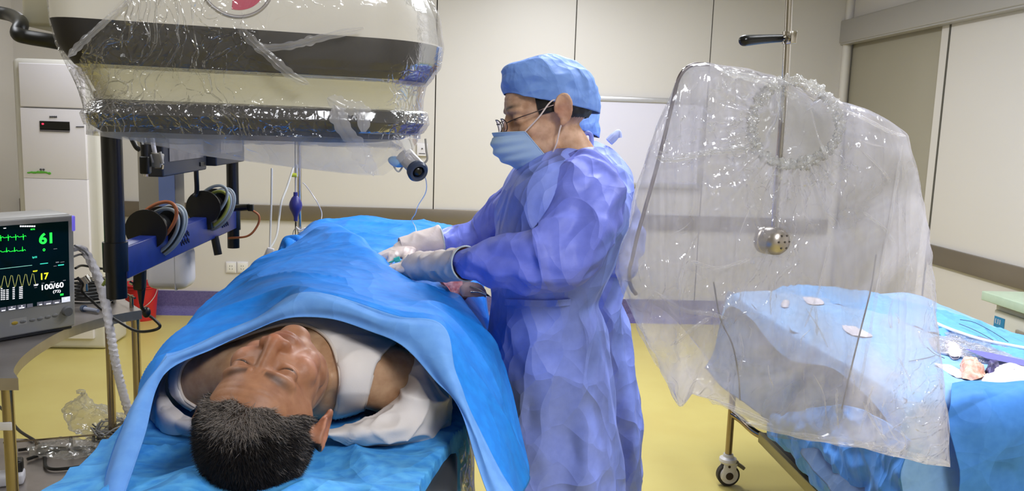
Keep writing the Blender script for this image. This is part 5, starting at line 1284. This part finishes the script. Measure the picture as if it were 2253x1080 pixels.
# glasses
gl_ = thing('x', '', '', (0, 0, 0)); bpy.data.objects.remove(gl_)
fr_m = mat('glasses_frame', '4a3c38', .25, .8)
mb = MB(); lens = MB()
for s in (-1, 1):
    c_ = np.array([s*.034, .106, .0]); ring = [c_+np.array([.024*math.cos(t), -.006*abs(math.cos(t)), .0165*math.sin(t)]) for t in np.linspace(0, 2*math.pi, 19)]
    mb.tube([H1(p) for p in ring], .0014, seg=6)
    lens.add([H1(p) for p in ring[:-1]], [tuple(range(18))])
    mb.tube([H1((s*.058, .100, .004)), H1((s*.077, .085, .008)), H1((s*.084, .04, .012)), H1((s*.086, -.004, .016)), H1((s*.085, -.02, .004))], .0013, seg=6)
mb.tube([H1((-.011, .107, .004)), H1((0, .111, .006)), H1((.011, .107, .004))], .0014, seg=6)
gs = make('eyeglasses', mb, fr_m, s1)
lm = bpy.data.materials.new('lens'); lm.use_nodes = True; nt = lm.node_tree; nt.nodes.remove(nt.nodes['Principled BSDF'])
t_ = nt.nodes.new('ShaderNodeBsdfTransparent'); t_.inputs[0].default_value = (.85, .85, .97, 1); g_ = nt.nodes.new('ShaderNodeBsdfGlossy'); g_.inputs['Roughness'].default_value = .05; g_.inputs[0].default_value = (.75, .7, 1, 1)
mx_ = nt.nodes.new('ShaderNodeMixShader'); mx_.inputs[0].default_value = .22; nt.links.new(t_.outputs[0], mx_.inputs[1]); nt.links.new(g_.outputs[0], mx_.inputs[2]); nt.links.new(mx_.outputs[0], nt.nodes['Material Output'].inputs[0])
make('lens', lens, lm, gs, smooth=False)
# gloves
def glove(nm, m, cuffpts, cuffr, par, seed):
    v, n_, f = remeshed(m, .0028, 4); o = make(nm, wrinkle(mesh_of(v, f), [('c', 40, .0018, seed), ('n', 60, .0008, seed)]), glove_m, par, sharp=180)
    mb = MB().tube(cuffpts, cuffr, seg=48, n=60, cap=False); c = make('cuff', wrinkle(mb, [('c', 18, .004, seed), ('n', 25, .003, seed)]), glove_m, o); solid(c, .0008)
    p = crom(cuffpts, 40); d = p[-1]-p[-2]; d /= np.linalg.norm(d); u = np.cross(d, [0, 0, 1]); u /= np.linalg.norm(u); w_ = np.cross(d, u); r = cuffr[-1]
    make('rolled_rim', MB().tube([p[-1]+(u*math.cos(t)+w_*math.sin(t))*(r+.001) for t in np.linspace(0, 2*math.pi, 25)], .0022, seg=8), mat('latex_rim', 'c9d2d0', .4), o)
    return o
wN = P(922, 586, 2.12)
hN = hand_mesh(wN, P(864, 592, 2.17)-wN, np.array([.1, -.15, 1]), [(.42, .05), (.45, 0), (.5, -.03), (.55, -.08), (.25, .55)], scale=1.02, thumb_side=1)
glove('glove', hN, [P(902, 588, 2.14), P(930, 586, 2.11), P(975, 585, 2.05), P(1026, 580, 1.965)], [.030, .036, .038, .041], s1, 2)
wF = P(900, 543, 2.30)
hF = hand_mesh(wF, P(846, 566, 2.24)-wF, np.array([-.1, .1, 1]), [(.62, .0), (.68, 0), (.74, 0), (.8, -.05), (.4, .4)], scale=1.05, thumb_side=-1)
glove('glove', hF, [P(880, 546, 2.29), P(910, 541, 2.30), P(938, 534, 2.31), P(970, 528, 2.32)], [.029, .034, .037, .040], s1, 5)
tl_ = thing('introducer', 'small turquoise hub held between the gloved hands', 'introducer', tuple(P(873, 572, 2.2)))
make('hub', MB().cyl(P(868, 573, 2.2), P(880, 569, 2.2), .007), mat('turquoise', '35b9b4', .35), tl_)
make('shaft', MB().cyl(P(880, 569, 2.2), P(845, 582, 2.2), .0022), mat('turquoise', '35b9b4', .35), tl_)

# ---- second person behind the first
Y2 = 2.78
c2h = P(1236, 282, Y2)
nb2 = P(1272, 330, Y2)
b2 = body_standing(P(1290, 420, Y2)[0], Y2, P(1290, 375, Y2)[2], nb2, [(P(1330, 420, 2.62), P(1380, 560, 2.62), P(1290, 610, 2.62)), (P(1260, 420, 2.95), P(1210, 560, 2.98), P(1130, 590, 2.95))])
s2, H2, hv2, hf2 = head_at(c2h, np.array([-.93, -.05, -.3]), np.array([-.3, 0, .95]), 1.05, b2, ('e2b797', 'b88272'), .005)
tag(s2, 'person in blue gown and cap standing mostly hidden behind the masked surgeon', 'person')
g2 = gown_body('surgical_gown', [(312, 1240, 1318, .07), (330, 1215, 1352, .11), (355, 1200, 1376, .165), (390, 1190, 1392, .2), (450, 1188, 1392, .21), (520, 1185, 1384, .2), (600, 1180, 1372, .185), (660, 1180, 1368, .18), (720, 1176, 1380, .19), (820, 1176, 1395, .2), (940, 1178, 1404, .21), (1050, 1180, 1409, .215)], Y2, s2, gown2_m, 5.)
sleeve('gown_sleeve', [P(1335, 390, 2.66), P(1352, 440, 2.62), P(1368, 510, 2.6), P(1372, 560, 2.6), P(1330, 590, 2.6), P(1280, 600, 2.6)], [.075, .072, .066, .06, .055, .045], g2, gown2_m, 9.)
make('shoulder_tie', MB().tube([P(1340, 312, 2.7), P(1352, 300, 2.7), P(1361, 290, 2.7), P(1363, 303, 2.7)], [.014, .014, .008, .01]), nonwoven('tie_pale', 'b4bee8', 'a9b4e2', .3, 10), g2)
cp2 = make('surgical_cap', cap_mesh(H2, (.142, -.0), 7., puff=.03, backz=-.065), cap_m, s2, sharp=75); solid(cp2, .001)
mk2 = make('face_mask', MB().grid(H2(mg)), mask_m, s2, sharp=60); solid(mk2, .0014)
make('mask_strap', MB().tube([P(1268, 292, 2.72), P(1276, 312, 2.72), P(1287, 330, 2.72)], .006), wl, mk2)
# ---------------------------------------------------------------- ceiling-hung lead glass shield with plastic cover
YSH = 1.75
rodx = P(1732, 40, YSH+.06)
def sp(px, py, o=0.):   # point on the shield plane, turned a little towards the table
    O = np.array([0, 0, H]); n_ = np.array([.10, -1, 0]); n_ /= np.linalg.norm(n_); c_ = P(1703, 530, YSH)+n_*o; d = ray(px, py); return O+d*(((c_-O)@n_)/(d@n_))
NS = np.array([.10, -1, 0])/np.linalg.norm([.10, -1, 0])
shd = thing('lead_glass_shield', 'ceiling-hung clear radiation shield with curved metal rim on a steel rod', 'radiation shield', tuple(P(1703, 530, YSH)))
rim_pts = [(1560, 142), (1530, 142), (1508, 152), (1492, 176), (1482, 215), (1462, 300), (1440, 385), (1416, 470), (1402, 520), (1392, 565), (1384, 600), (1388, 630), (1400, 648)]
make('rim', MB().tube([sp(x, y) for x, y in rim_pts], .0042, seg=10), mat('rim_steel', '7d7276', .3, .85), shd)
outl = [(1530, 140), (1700, 170), (1870, 240), (1945, 290), (1980, 350), (1975, 450), (1925, 600), (1880, 780), (1835, 945), (1700, 960), (1630, 900), (1550, 780), (1470, 690), (1400, 648), (1384, 600), (1392, 560), (1440, 385), (1482, 215), (1500, 155)]
a = crom([sp(*p) for p in outl]+[sp(*outl[0])], 150)[:-1]
mb = MB(); n_ = len(a); mb.add(list(a+NS*.003)+list(a-NS*.003), [tuple(range(n_)), tuple(range(n_, 2*n_))[::-1]]+[(i, n_+i, n_+(i+1) % n_, (i+1) % n_) for i in range(n_)])
gm = bpy.data.materials.new('lead_acrylic'); gm.use_nodes = True; nt = gm.node_tree; nt.nodes.remove(nt.nodes['Principled BSDF'])
t_ = nt.nodes.new('ShaderNodeBsdfTransparent'); t_.inputs[0].default_value = (.90, .905, .91, 1); g_ = nt.nodes.new('ShaderNodeBsdfGlossy'); g_.inputs['Roughness'].default_value = .02
f_ = nt.nodes.new('ShaderNodeFresnel'); f_.inputs[0].default_value = 1.45; mx_ = nt.nodes.new('ShaderNodeMixShader')
nt.links.new(f_.outputs[0], mx_.inputs[0]); nt.links.new(t_.outputs[0], mx_.inputs[1]); nt.links.new(g_.outputs[0], mx_.inputs[2]); nt.links.new(mx_.outputs[0], nt.nodes['Material Output'].inputs[0])
make('clear_panel', mb, gm, shd, smooth=False)
make('panel_edge', MB().tube([sp(1928, 560), sp(1915, 640), sp(1890, 740), sp(1868, 830), sp(1852, 900)], .0018).tube([sp(1570, 620), sp(1585, 700), sp(1612, 760), sp(1625, 830), sp(1628, 880)], .0018), mat('edge_grey', '7c7c84', .3), shd)
hinge = P(1703, 530, YSH)-NS*-.02
top = P(1737, -30, YSH+.03)
make('rod', MB().tube([P(1736, 0, YSH+.05), P(1732, 90, YSH+.05), P(1726, 200, YSH+.05), P(1716, 340, YSH+.05), P(1708, 450, YSH+.04), P(1705, 505, YSH+.03)], .0085, seg=20).cyl(P(1736, 0, YSH+.05), [P(1736, 0, YSH+.05)[0], P(1736, 0, YSH+.05)[1], CEIL], .0085), chrome_m, shd)
bc_ = P(1703, 530, YSH-.035)
ax = np.array([.42, -.9, .05]); ax /= np.linalg.norm(ax)
make('ball_joint', MB().lathe([(0, .030), (.012, .029), (.022, .024), (.0285, .014), (.030, .002), (.030, -.012), (.027, -.014), (.027, -.018), (.030, -.020), (.029, -.030), (.018, -.034), (0, -.034)], bc_, ax, 40), mat('joint_steel', 'b9b1ab', .32, .85), shd)
mb = MB()
e1 = np.cross(ax, [0, 0, 1]); e1 /= np.linalg.norm(e1); e2 = np.cross(ax, e1)
for k in range(7):
    r_ = .015 if k < 6 else 0; q_ = bc_+ax*(.028 if k < 6 else .0305)+(e1*math.cos(k*math.pi/3)+e2*math.sin(k*math.pi/3))*r_; mb.cyl(q_-ax*.004, q_+ax*.0012, .0022, seg=10)
make('screws', mb, mat('screw_grey', '5f5b59', .3, .8), shd)
hp = P(1733, 83, YSH+.05)
make('clamp_collar', MB().cyl(P(1734, 70, YSH+.05), P(1733, 97, YSH+.05), .0135, seg=24).box(P(1741, 83, YSH+.03), (.014, .03, .026), bev=.002), chrome_m, shd)
hd = make('handle', MB().tube([P(1636, 90, YSH), P(1642, 89, YSH), P(1680, 86, YSH+.02), P(1718, 84, YSH+.04)], [.0112, .0115, .0098, .0085], seg=20, n=24), gloss_black, shd)
make('handle_bolt', MB().cyl(P(1716, 84, YSH+.04), P(1730, 83, YSH+.05), .0075), chrome_m, shd)

# plastic bag: front and back sheets over the shield
bag = thing('shield_cover', 'large clear crinkled plastic bag draped over the radiation shield', 'plastic cover', tuple(P(1720, 560, YSH)))
sil = [(1556, 138), (1640, 152), (1700, 165), (1745, 190), (1790, 222), (1822, 203), (1850, 222), (1900, 238), (1960, 268), (1995, 300), (2010, 360), (2035, 450), (2050, 560), (2062, 700), (2075, 820), (2088, 940), (2091, 1028), (2040, 1022), (1960, 1002), (1900, 985), (1830, 975), (1760, 965), (1690, 945), (1640, 925), (1600, 895), (1560, 880), (1520, 862), (1497, 893), (1470, 850), (1440, 780), (1405, 720), (1375, 650), (1350, 600), (1362, 540), (1390, 470), (1405, 400), (1425, 330), (1450, 262), (1480, 190), (1500, 155), (1520, 141)]
sil3 = np.array(sil, float)
HOLE = (1748, 272, 96, 92)
def ringpts(off_):
    n = 420; p = np.vstack([sil3, sil3[:1]]); s = np.r_[0, np.cumsum(np.linalg.norm(np.diff(p, axis=0), axis=1))]
    t = np.linspace(0, s[-1], n+1)[:-1]
    return np.c_[np.interp(t, s, p[:, 0]), np.interp(t, s, p[:, 1])]
outp = ringpts(0)
def sheet(o_mid, hole, seed, amp):
    n = len(outp); nr = 190; c0 = np.array([1745., 275.]); g = []
    ang = np.arctan2(outp[:, 1]-c0[1], outp[:, 0]-c0[0])
    inn = np.c_[c0[0]+ (HOLE[2]*np.cos(ang) if hole else .5*np.cos(ang)), c0[1]+(HOLE[3]*np.sin(ang) if hole else .5*np.sin(ang))]
    for j in range(nr+1):
        t = j/nr; row = []
        for i in range(n):
            q_ = inn[i]*(1-t)+outp[i]*t
            bulge = o_mid*(1-t**6)**.5
            row.append(sp(q_[0], q_[1], bulge))
        g.append(row)
    mb = MB().grid(np.array(g), loopu=True); v = np.array(mb.v).reshape(nr+1, n, 3)
    # folds radiating from the gathered opening
    for j in range(nr+1):
        t = j/nr; a_ = (.006 if hole else 0)*math.exp(-t*3.2)*min(1, t*30+.3)
        for i in range(n):
            th = ang[i]; v[j, i] += NS*(a_*(2.2*mn.noise(Vector((math.cos(th)*5, math.sin(th)*5, seed)))+1.5*mn.noise(Vector((math.cos(th)*12, math.sin(th)*12, seed)))))
            # long hanging folds
            xx = outp[i][0]*t+inn[i][0]*(1-t); k = min(1, t*1.5)*(1-t**8)
            v[j, i] += NS*k*(.012*mn.noise(Vector((xx*.028, seed, t*1.2)))+.008*abs(mn.noise(Vector((xx*.05+3, seed, t*2)))))
    mb.v = [tuple(p) for p in v.reshape(-1, 3)]
    return wrinkle(mb, [('k', 5., amp*.9, seed), ('k', 11., amp*.4, seed+4)])
filmA = plastic('shield_film', milk=.31, gloss=.10, scale=11, tint='f6f2fa', ridge=.22, bumpd=.012)
filmB = plastic('shield_film_back', milk=.27, gloss=.08, scale=9, tint='f4f0fa', ridge=.2, bumpd=.009)
make('front_film', sheet(.045, True, 1., .011), filmA, bag, sharp=60)
make('back_film', sheet(-.05, False, 6., .012), filmB, bag, sharp=60)
ruff = plastic('ruffle_film', milk=.26, gloss=.14, scale=30, tint='ffffff', ridge=.3, bumpd=.01, edge=.15)
# gathered elastic opening
g = []
for i in range(360):
    t = 2*math.pi*i/360; rr = 1+.03*math.sin(t*3+1)
    row = []
    for k in range(14):
        a = 2*math.pi*k/14; w_ = .010*(1+1.1*mn.noise(Vector((math.cos(t)*9, math.sin(t)*9, a)))+.6*mn.noise(Vector((math.cos(t)*25, math.sin(t)*25, a*2)))); c_ = sp(HOLE[0]+HOLE[2]*rr*math.cos(t), HOLE[1]+HOLE[3]*rr*math.sin(t), .045)
        rad = (sp(HOLE[0]+HOLE[2]*1.2*math.cos(t), HOLE[1]+HOLE[3]*1.2*math.sin(t), .045)-c_); rad /= np.linalg.norm(rad)
        row.append(c_+rad*w_*math.cos(a)+NS*w_*.7*math.sin(a))
    g.append(row)
make('gathered_opening', wrinkle(MB().grid(np.array(g), loopu=True, loopv=True), [('k', 40., .004, 1)]), ruff, bag, sharp=50)
for k, (pts, wd_, sd) in enumerate((
    ([(1442, 345), (1480, 350), (1560, 335), (1640, 325), (1660, 300)], .016, 1), ([(1585, 155), (1680, 178), (1720, 200), (1760, 215)], .018, 2), ([(1700, 170), (1715, 210), (1722, 270)], .016, 3),
    ([(1850, 240), (1905, 262), (1960, 290), (1995, 300)], .010, 4), ([(1985, 320), (1960, 480), (1930, 640), (1905, 780), (1890, 860)], .009, 6),
    ([(1520, 575), (1580, 590), (1650, 570)], .010, 7), ([(1475, 760), (1530, 720), (1560, 700)], .01, 8), ([(1640, 930), (1740, 955), (1850, 968), (1900, 975)], .012, 9), ([(1900, 975), (1970, 990), (2040, 1010), (2088, 1020)], .016, 10),
    ([(1890, 955), (1905, 905), (1920, 850)], .008, 11), ([(1440, 640), (1500, 680), (1560, 690), (1600, 700)], .010, 12), ([(1780, 225), (1800, 300), (1830, 370)], .006, 13), ([(1830, 520), (1800, 640), (1770, 720)], .006, 14), ([(1560, 880), (1620, 900), (1700, 935)], .012, 15), ([(1420, 360), (1400, 420), (1385, 500)], .008, 16))):
    fold('fold', [sp(x, y, .06) for x, y in pts], wd_*.62, bag, ruff if k in (0, 1, 2) else fold_m, seed=sd*1.7)

# many thin pressed creases of the film
random.seed(21); mbc = MB(); mbf = MB()
def addf(mb_, pts, wd_, sd):
    q = wrinkle(fold_mb([sp(x, y, .055+random.uniform(-.01, .012)) for x, y in pts], wd_, sd), [('n', 40, .0015, sd)]); mb_.add(q.v, q.f)
def inside_bag(x, y): return inside(x, y, [tuple(q) for q in sil])
n_ok = 0
while n_ok < 42:
    x, y = random.uniform(1370, 2050), random.uniform(170, 960)
    dx_, dy_ = x-1748, y-275; r_ = math.hypot(dx_, dy_)
    if r_ < 105: continue
    a_ = math.atan2(dy_, dx_) if r_ < 330 else math.radians(90+(x-1748)*-.03)
    a_ += random.gauss(0, .22); L2 = random.uniform(25, 110)
    e_ = (x+L2*math.cos(a_), y+L2*math.sin(a_))
    if not inside_bag(x, y) or not inside_bag(*e_): continue
    m_ = ((x+e_[0])/2+random.uniform(-9, 9), (y+e_[1])/2+random.uniform(-6, 6))
    addf(mbc, [(x, y), m_, e_], random.uniform(.0012, .0045), n_ok*.37); n_ok += 1
make('long_creases', mbc, fold_m, bag, sharp=60, kind='stuff')
n_ok = 0
while n_ok < 90:      # crushed film beside and under the gathered opening
    t = random.random()
    if t < .55: a_ = random.uniform(.1, 3.3); r_ = random.uniform(112, 175); x, y = 1748+r_*math.cos(a_), 272+r_*math.sin(a_)*.95
    elif t < .8: x, y = random.uniform(1440, 1650), random.uniform(240, 350)
    else: x, y = random.uniform(1560, 1720), random.uniform(150, 235)
    if not inside_bag(x, y): continue
    a_ = random.uniform(0, 6.3); L2 = random.uniform(8, 26)
    addf(mbf, [(x, y), (x+L2*.5*math.cos(a_)+random.uniform(-4, 4), y+L2*.5*math.sin(a_)), (x+L2*math.cos(a_+.5), y+L2*math.sin(a_+.5))], random.uniform(.001, .0035), n_ok*.61); n_ok += 1
make('crushed_film', mbf, ruff, bag, sharp=60, kind='stuff')

# ---------------------------------------------------------------- trolley on the right with blue drapes
TZ2 = .88; RX0, RX1, RY0, RY1 = 1.27, 2.06, 2.12, 3.62
tr2 = thing('patient_trolley', 'steel stretcher trolley under light blue drapes on the right', 'trolley', (1.65, 2.8, 0))
steel2 = mat('trolley_steel', '9b8b78', .18, 1.)
make('litter', MB().box(((RX0+RX1)/2, (RY0+RY1)/2, TZ2-.06), (RX1-RX0-.03, RY1-RY0-.03, .10), bev=.02), mat('trolley_pad', '2c3348', .5), tr2)
lx_ = P(1604, 980, 3.5)
corners = [(lx_[0], 3.5), (RX1-.12, 3.5), (lx_[0]+.02, 2.2), (RX1-.12, 2.2)]
for (x, y) in corners:
    lg = make('leg', MB().cyl((x, y, .13), (x, y, TZ2-.1), .0155), steel2, tr2)
    cw = mat('castor_white', 'd9d5d2', .35)
    cs = make('castor', MB().lathe([(0, .15), (.022, .15), (.024, .138), (.038, .13), (.040, .118), (.034, .108), (0, .105)], (x, y, 0)).box((x+.002, y-.022, .075), (.06, .008, .085), rot=(0, .15, 0), bev=.02).box((x+.002, y+.022, .075), (.06, .008, .085), rot=(0, .15, 0), bev=.02), cw, lg)
    make('wheel', MB().cyl((x+.004, y-.014, .052), (x+.004, y+.014, .052), .051, seg=36), mat('tyre_grey', '2f2a28', .6), cs)
    make('wheel_guard', MB().cyl((x+.004, y-.024, .056), (x+.004, y-.015, .056), .040, seg=30), cw, cs)
    make('hub', MB().cyl((x+.004, y-.0275, .053), (x+.004, y-.02, .053), .0175, seg=20), mat('hub_brown', '33231b', .5), cs)
    make('rivet', MB().cyl((x+.0, y-.028, .098), (x+.0, y-.02, .098), .006, seg=12), mat('hub_brown', '33231b', .5), cs)
    make('brake_lever', MB().box((x+.052, y-.012, .100), (.05, .024, .016), rot=(0, .6, 0), bev=.003).box((x+.034, y-.012, .112), (.02, .02, .02), bev=.003), mat('brake_grey', '7c7568', .4, .3), cs)
b0 = PX(1690, 975, RX0+.03)
make('frame_bow', MB().tube([(lx_[0], 3.5, .34), (lx_[0]+.03, 3.46, .325), (RX0+.06, 3.36, .30), (RX0+.13, 3.3, .295), (RX0+.3, 3.27, .295)], .0155, seg=18), steel2, tr2)
make('lower_board', MB().box(((RX0+RX1)/2+.05, 2.6, .32), (RX1-RX0-.0, 1.35, .035), bev=.004), mat('board_dark', '2e3140', .4), tr2)
make('board_edge', MB().box((RX0+.045, 2.6, .315), (.022, 1.36, .045), bev=.004), mat('board_edge', '8d8560', .35, .4), tr2)  # yellow reflection of the floor is put into the edge colour
# grey shiny bundles on the lower board
gl2 = nonwoven('grey_bag', '5d6480', '4a506a', .9, 10, rough=.3)
o = cloth_blob('storage_bag', [(np.array([RX0+.17, 3.1, .42]), .07), (np.array([RX0+.18, 2.8, .44]), .085), (np.array([RX0+.19, 2.5, .43]), .08)], 4, None, m=mat('dark_sheet', '262a3c', .4), amp=.02, vox=.009); tag(o, 'dark folded bundle on the lower board of the trolley', 'bag')
# main drape over the trolley
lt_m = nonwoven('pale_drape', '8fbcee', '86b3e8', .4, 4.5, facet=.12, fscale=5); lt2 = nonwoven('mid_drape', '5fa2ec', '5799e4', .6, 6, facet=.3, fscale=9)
R = []
for Y, dl in ((3.70, .35), (3.62, .02), (3.3, 0), (2.9, 0), (2.5, 0), (2.15, 0), (2.10, .12), (2.08, .42)):
    z = TZ2+.004-dl; zs = .56 if Y > 3.2 else .46
    hg = .075+.035*math.sin(Y*7)+.02*math.sin(Y*17)
    R.append([np.array(p) for p in ((RX0-.040, Y-.01, z-hg-.02), (RX0-.030, Y, z-hg*.5), (RX0-.012, Y, z-.012), (RX0+.05, Y, z), (1.5, Y, z), (1.7, Y, z), (1.9, Y, z), (RX1, Y, z), (RX1+.05, Y, z-.05), (RX1+.07, Y, z-.35))])
g = loft(R, 200, 200)
td_ = make('trolley_drape', wrinkle(MB().grid(g), [('k', 3.5, .012, 1.), ('k', 8., .005, 3.), ('n', 5, .005, 2.)]), lt_m); solid(td_, .0012); tag(td_, 'pale blue drape covering the top and side of the trolley', 'surgical drape')
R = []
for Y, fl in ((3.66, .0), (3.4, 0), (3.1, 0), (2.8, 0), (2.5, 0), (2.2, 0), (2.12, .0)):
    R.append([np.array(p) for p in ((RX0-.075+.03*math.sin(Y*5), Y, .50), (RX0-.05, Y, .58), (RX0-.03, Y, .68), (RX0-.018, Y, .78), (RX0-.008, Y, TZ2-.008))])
o = make('shaded_side_sheet', wrinkle(MB().grid(loft(R, 70, 160)), [('k', (4, 6, 2), .02, 5.), ('n', (3, 8, 2), .014, 2.)]), nonwoven('shade_blue_sheet', '6580a4', '5f799c', .4, 6, facet=.1)); solid(o, .0012); tag(o, 'grey-blue sheet hanging down the left side of the trolley, darkened to show shade below the pale drape', 'sheet')  # shaded side of the drape, its shade put into a darker grey-blue colour
# lower crumpled part along the left edge
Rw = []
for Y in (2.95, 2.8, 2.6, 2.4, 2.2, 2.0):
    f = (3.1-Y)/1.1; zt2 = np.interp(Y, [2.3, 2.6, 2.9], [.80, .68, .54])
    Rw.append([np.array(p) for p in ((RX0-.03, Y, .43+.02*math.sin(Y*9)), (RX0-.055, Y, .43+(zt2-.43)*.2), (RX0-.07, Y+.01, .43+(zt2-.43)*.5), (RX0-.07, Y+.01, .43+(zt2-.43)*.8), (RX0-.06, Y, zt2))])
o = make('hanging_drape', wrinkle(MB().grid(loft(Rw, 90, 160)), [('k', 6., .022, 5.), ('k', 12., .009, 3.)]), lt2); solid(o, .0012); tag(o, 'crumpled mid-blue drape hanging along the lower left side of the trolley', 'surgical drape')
# near overlay drape, brighter
R = [[P(*p) for p in r] for r in (
 [(2096, 852, 2.16), (2140, 846, 2.16), (2200, 846, 2.15), (2260, 840, 2.15), (2340, 850, 2.15)],
 [(2092, 880, 2.07), (2140, 868, 2.06), (2200, 866, 2.06), (2262, 862, 2.06), (2340, 870, 2.06)],
 [(2088, 930, 2.04), (2135, 935, 2.03), (2200, 930, 2.02), (2264, 930, 2.02), (2350, 930, 2.02)],
 [(2100, 990, 2.03), (2150, 1000, 2.03), (2205, 1000, 2.02), (2268, 1000, 2.02), (2350, 1000, 2.02)],
 [(2112, 1058, 2.02), (2160, 1060, 2.02), (2210, 1062, 2.02), (2268, 1062, 2.02), (2350, 1062, 2.02)],
 [(2112, 1130, 2.02), (2160, 1130, 2.02), (2210, 1130, 2.02), (2268, 1130, 2.02), (2350, 1130, 2.02)])]
o = make('folded_drape', wrinkle(MB().grid(loft(R, 120, 120)), [('k', 3.5, .03, 2.), ('n', 5, .012, 5.)]), nonwoven('bright_drape', '4d92e8', '468ae0', .5, 6, facet=.2, fscale=4)); solid(o, .0012); tag(o, 'brighter blue drape folded over the near end of the trolley', 'surgical drape')
# rolled blue drape at the back right of the trolley
pathr = crom([np.array([1.62, 3.66]), np.array([1.80, 3.56]), np.array([1.95, 3.25]), np.array([2.02, 2.8]), np.array([2.05, 2.1])], 8)
R = []
for x, y in pathr:
    R.append([np.array(q) for q in ((x-.24, y-.16, TZ2+.004), (x-.19, y-.12, TZ2+.022), (x-.10, y-.06, TZ2+.030), (x, y, TZ2+.022), (x+.04, y+.03, TZ2-.01), (x+.06, y+.04, TZ2-.12))])
o = make('rolled_drape', wrinkle(MB().grid(loft(R, 90, 160)), [('k', 7., .016, 2.), ('k', 15., .006, 4.)]), nonwoven('roll_drape', '6cb0f0', '64a8ea', .5, 7, facet=.15)); solid(o, .0012); tag(o, 'blue drape bunched along the far edge of the trolley', 'surgical drape')
# packs, gauze and threads on the trolley top
def tp(px, py, h=.01): return G(px, py, TZ2+h)
filmC = plastic('pack_film', milk=.55, gloss=.2, scale=22, tint='f4f2fc', ridge=.4, bumpd=.01)
def pack(nm, pts, lab, m=filmC, th=.012, seed=0, cat='package'):
    a = [tp(x, y, .014) for x, y in pts]; o = pad_(nm, a, th, m, seed=seed, amp=.006); return tag(o, lab, cat)
pk = pack('film_package', [(2065, 716), (2120, 728), (2180, 748), (2300, 775), (2300, 800), (2160, 768), (2090, 742)], 'long clear film package along the back of the instruments', seed=1)
pack('film_package', [(2040, 745), (2075, 738), (2130, 752), (2200, 776), (2290, 800), (2290, 822), (2180, 800), (2110, 782), (2060, 770)], 'flat clear package with purple printing in front of the long one', seed=2)
make('purple_print', MB().add([tp(2120, 766, .032), tp(2180, 776, .032), tp(2290, 800, .032), tp(2290, 812, .03), tp(2170, 788, .03)], [(0, 1, 2, 3, 4)]), mat('print_purple', '6f70c4', .4), None, smooth=False, label='violet paper strip lying on the flat package', cat='paper strip')
pack('gauze_pack', [(2175, 812), (2215, 800), (2260, 812), (2300, 830), (2300, 850), (2200, 850), (2160, 838)], 'white wrapped gauze pack at the right edge of the trolley', gz, .02, 3, 'gauze')
pack('gauze_pack', [(2080, 752), (2108, 758), (2118, 778), (2098, 786), (2082, 770)], 'small white gauze piece left of the stained swab', gz, .014, 4, 'gauze')
pack('paper_strip', [(2055, 800), (2090, 803), (2120, 822), (2108, 832), (2078, 815)], 'white paper strip in front of the stained swab', gz, .005, 5, 'paper strip')
o = pad_('stained_swab', [tp(2112, 800, .02), tp(2140, 796, .03), tp(2162, 806, .03), tp(2166, 826, .02), tp(2128, 838, .01), tp(2116, 820, .015)], .03, mat('swab_orange', 'dd9a82', .7, noise=(60, 'f0d0c0', 4), bump=(80, .7, .003)), seed=6, amp=.014); tag(o, 'orange-red stained swab on the right trolley', 'gauze')
o = pad_('purple_wrap', [tp(2168, 815, .02), tp(2182, 802, .03), tp(2198, 810, .02), tp(2192, 828, .01), tp(2174, 834, .01)], .022, mat('wrap_violet', '5b5490', .4, noise=(50, '1c1830', 3)), seed=8, amp=.012); tag(o, 'crumpled dark violet wrapper beside the stained swab', 'wrapper')
thr = mat('black_thread', '23263a', .5)
def thread(pts, lab, h=.012, r=.0012): tag(make('thread', MB().tube([tp(x, y, h) for x, y in pts], r, seg=6), thr), lab, 'thread')
thread([(2112, 703), (2140, 708), (2170, 722), (2200, 740), (2218, 752)], 'curved dark thread lying on the bunched blue drape', .045)
thread([(2110, 712), (2135, 722), (2160, 734), (2185, 748)], 'shorter dark thread below the curved one on the bunched drape', .04)
thread([(2040, 764), (2056, 778), (2078, 788)], 'dark thread at the left of the clear packages', .03)
thread([(2000, 795), (2040, 787), (2058, 782)], 'long thin thread running left across the pale drape')
for i, (pts, lab) in enumerate((([(1766, 655), (1800, 658), (1812, 668), (1780, 668)], 'small white swab on the far part of the pale drape'), ([(1852, 715), (1880, 722), (1920, 738), (1890, 740), (1862, 730)], 'long white swab in the middle of the pale drape'), ([(1722, 662), (1735, 664), (1732, 676), (1720, 674)], 'tiny white swab leftmost on the pale drape'))):
    o = pad_('gauze_swab', [tp(x, y, .012) for x, y in pts], .012, gz, seed=i+11, amp=.006); tag(o, lab, 'gauze')
mb = MB().tube([tp(x, y, .03) for x, y in ((2062, 712), (2085, 722), (2130, 738), (2180, 752), (2290, 772))], .006)
tag(make('tubing_roll', mb, mat('white_gloss', 'f0f0f6', .15)), 'white glossy tubing along the upper edge of the packages', 'tube')
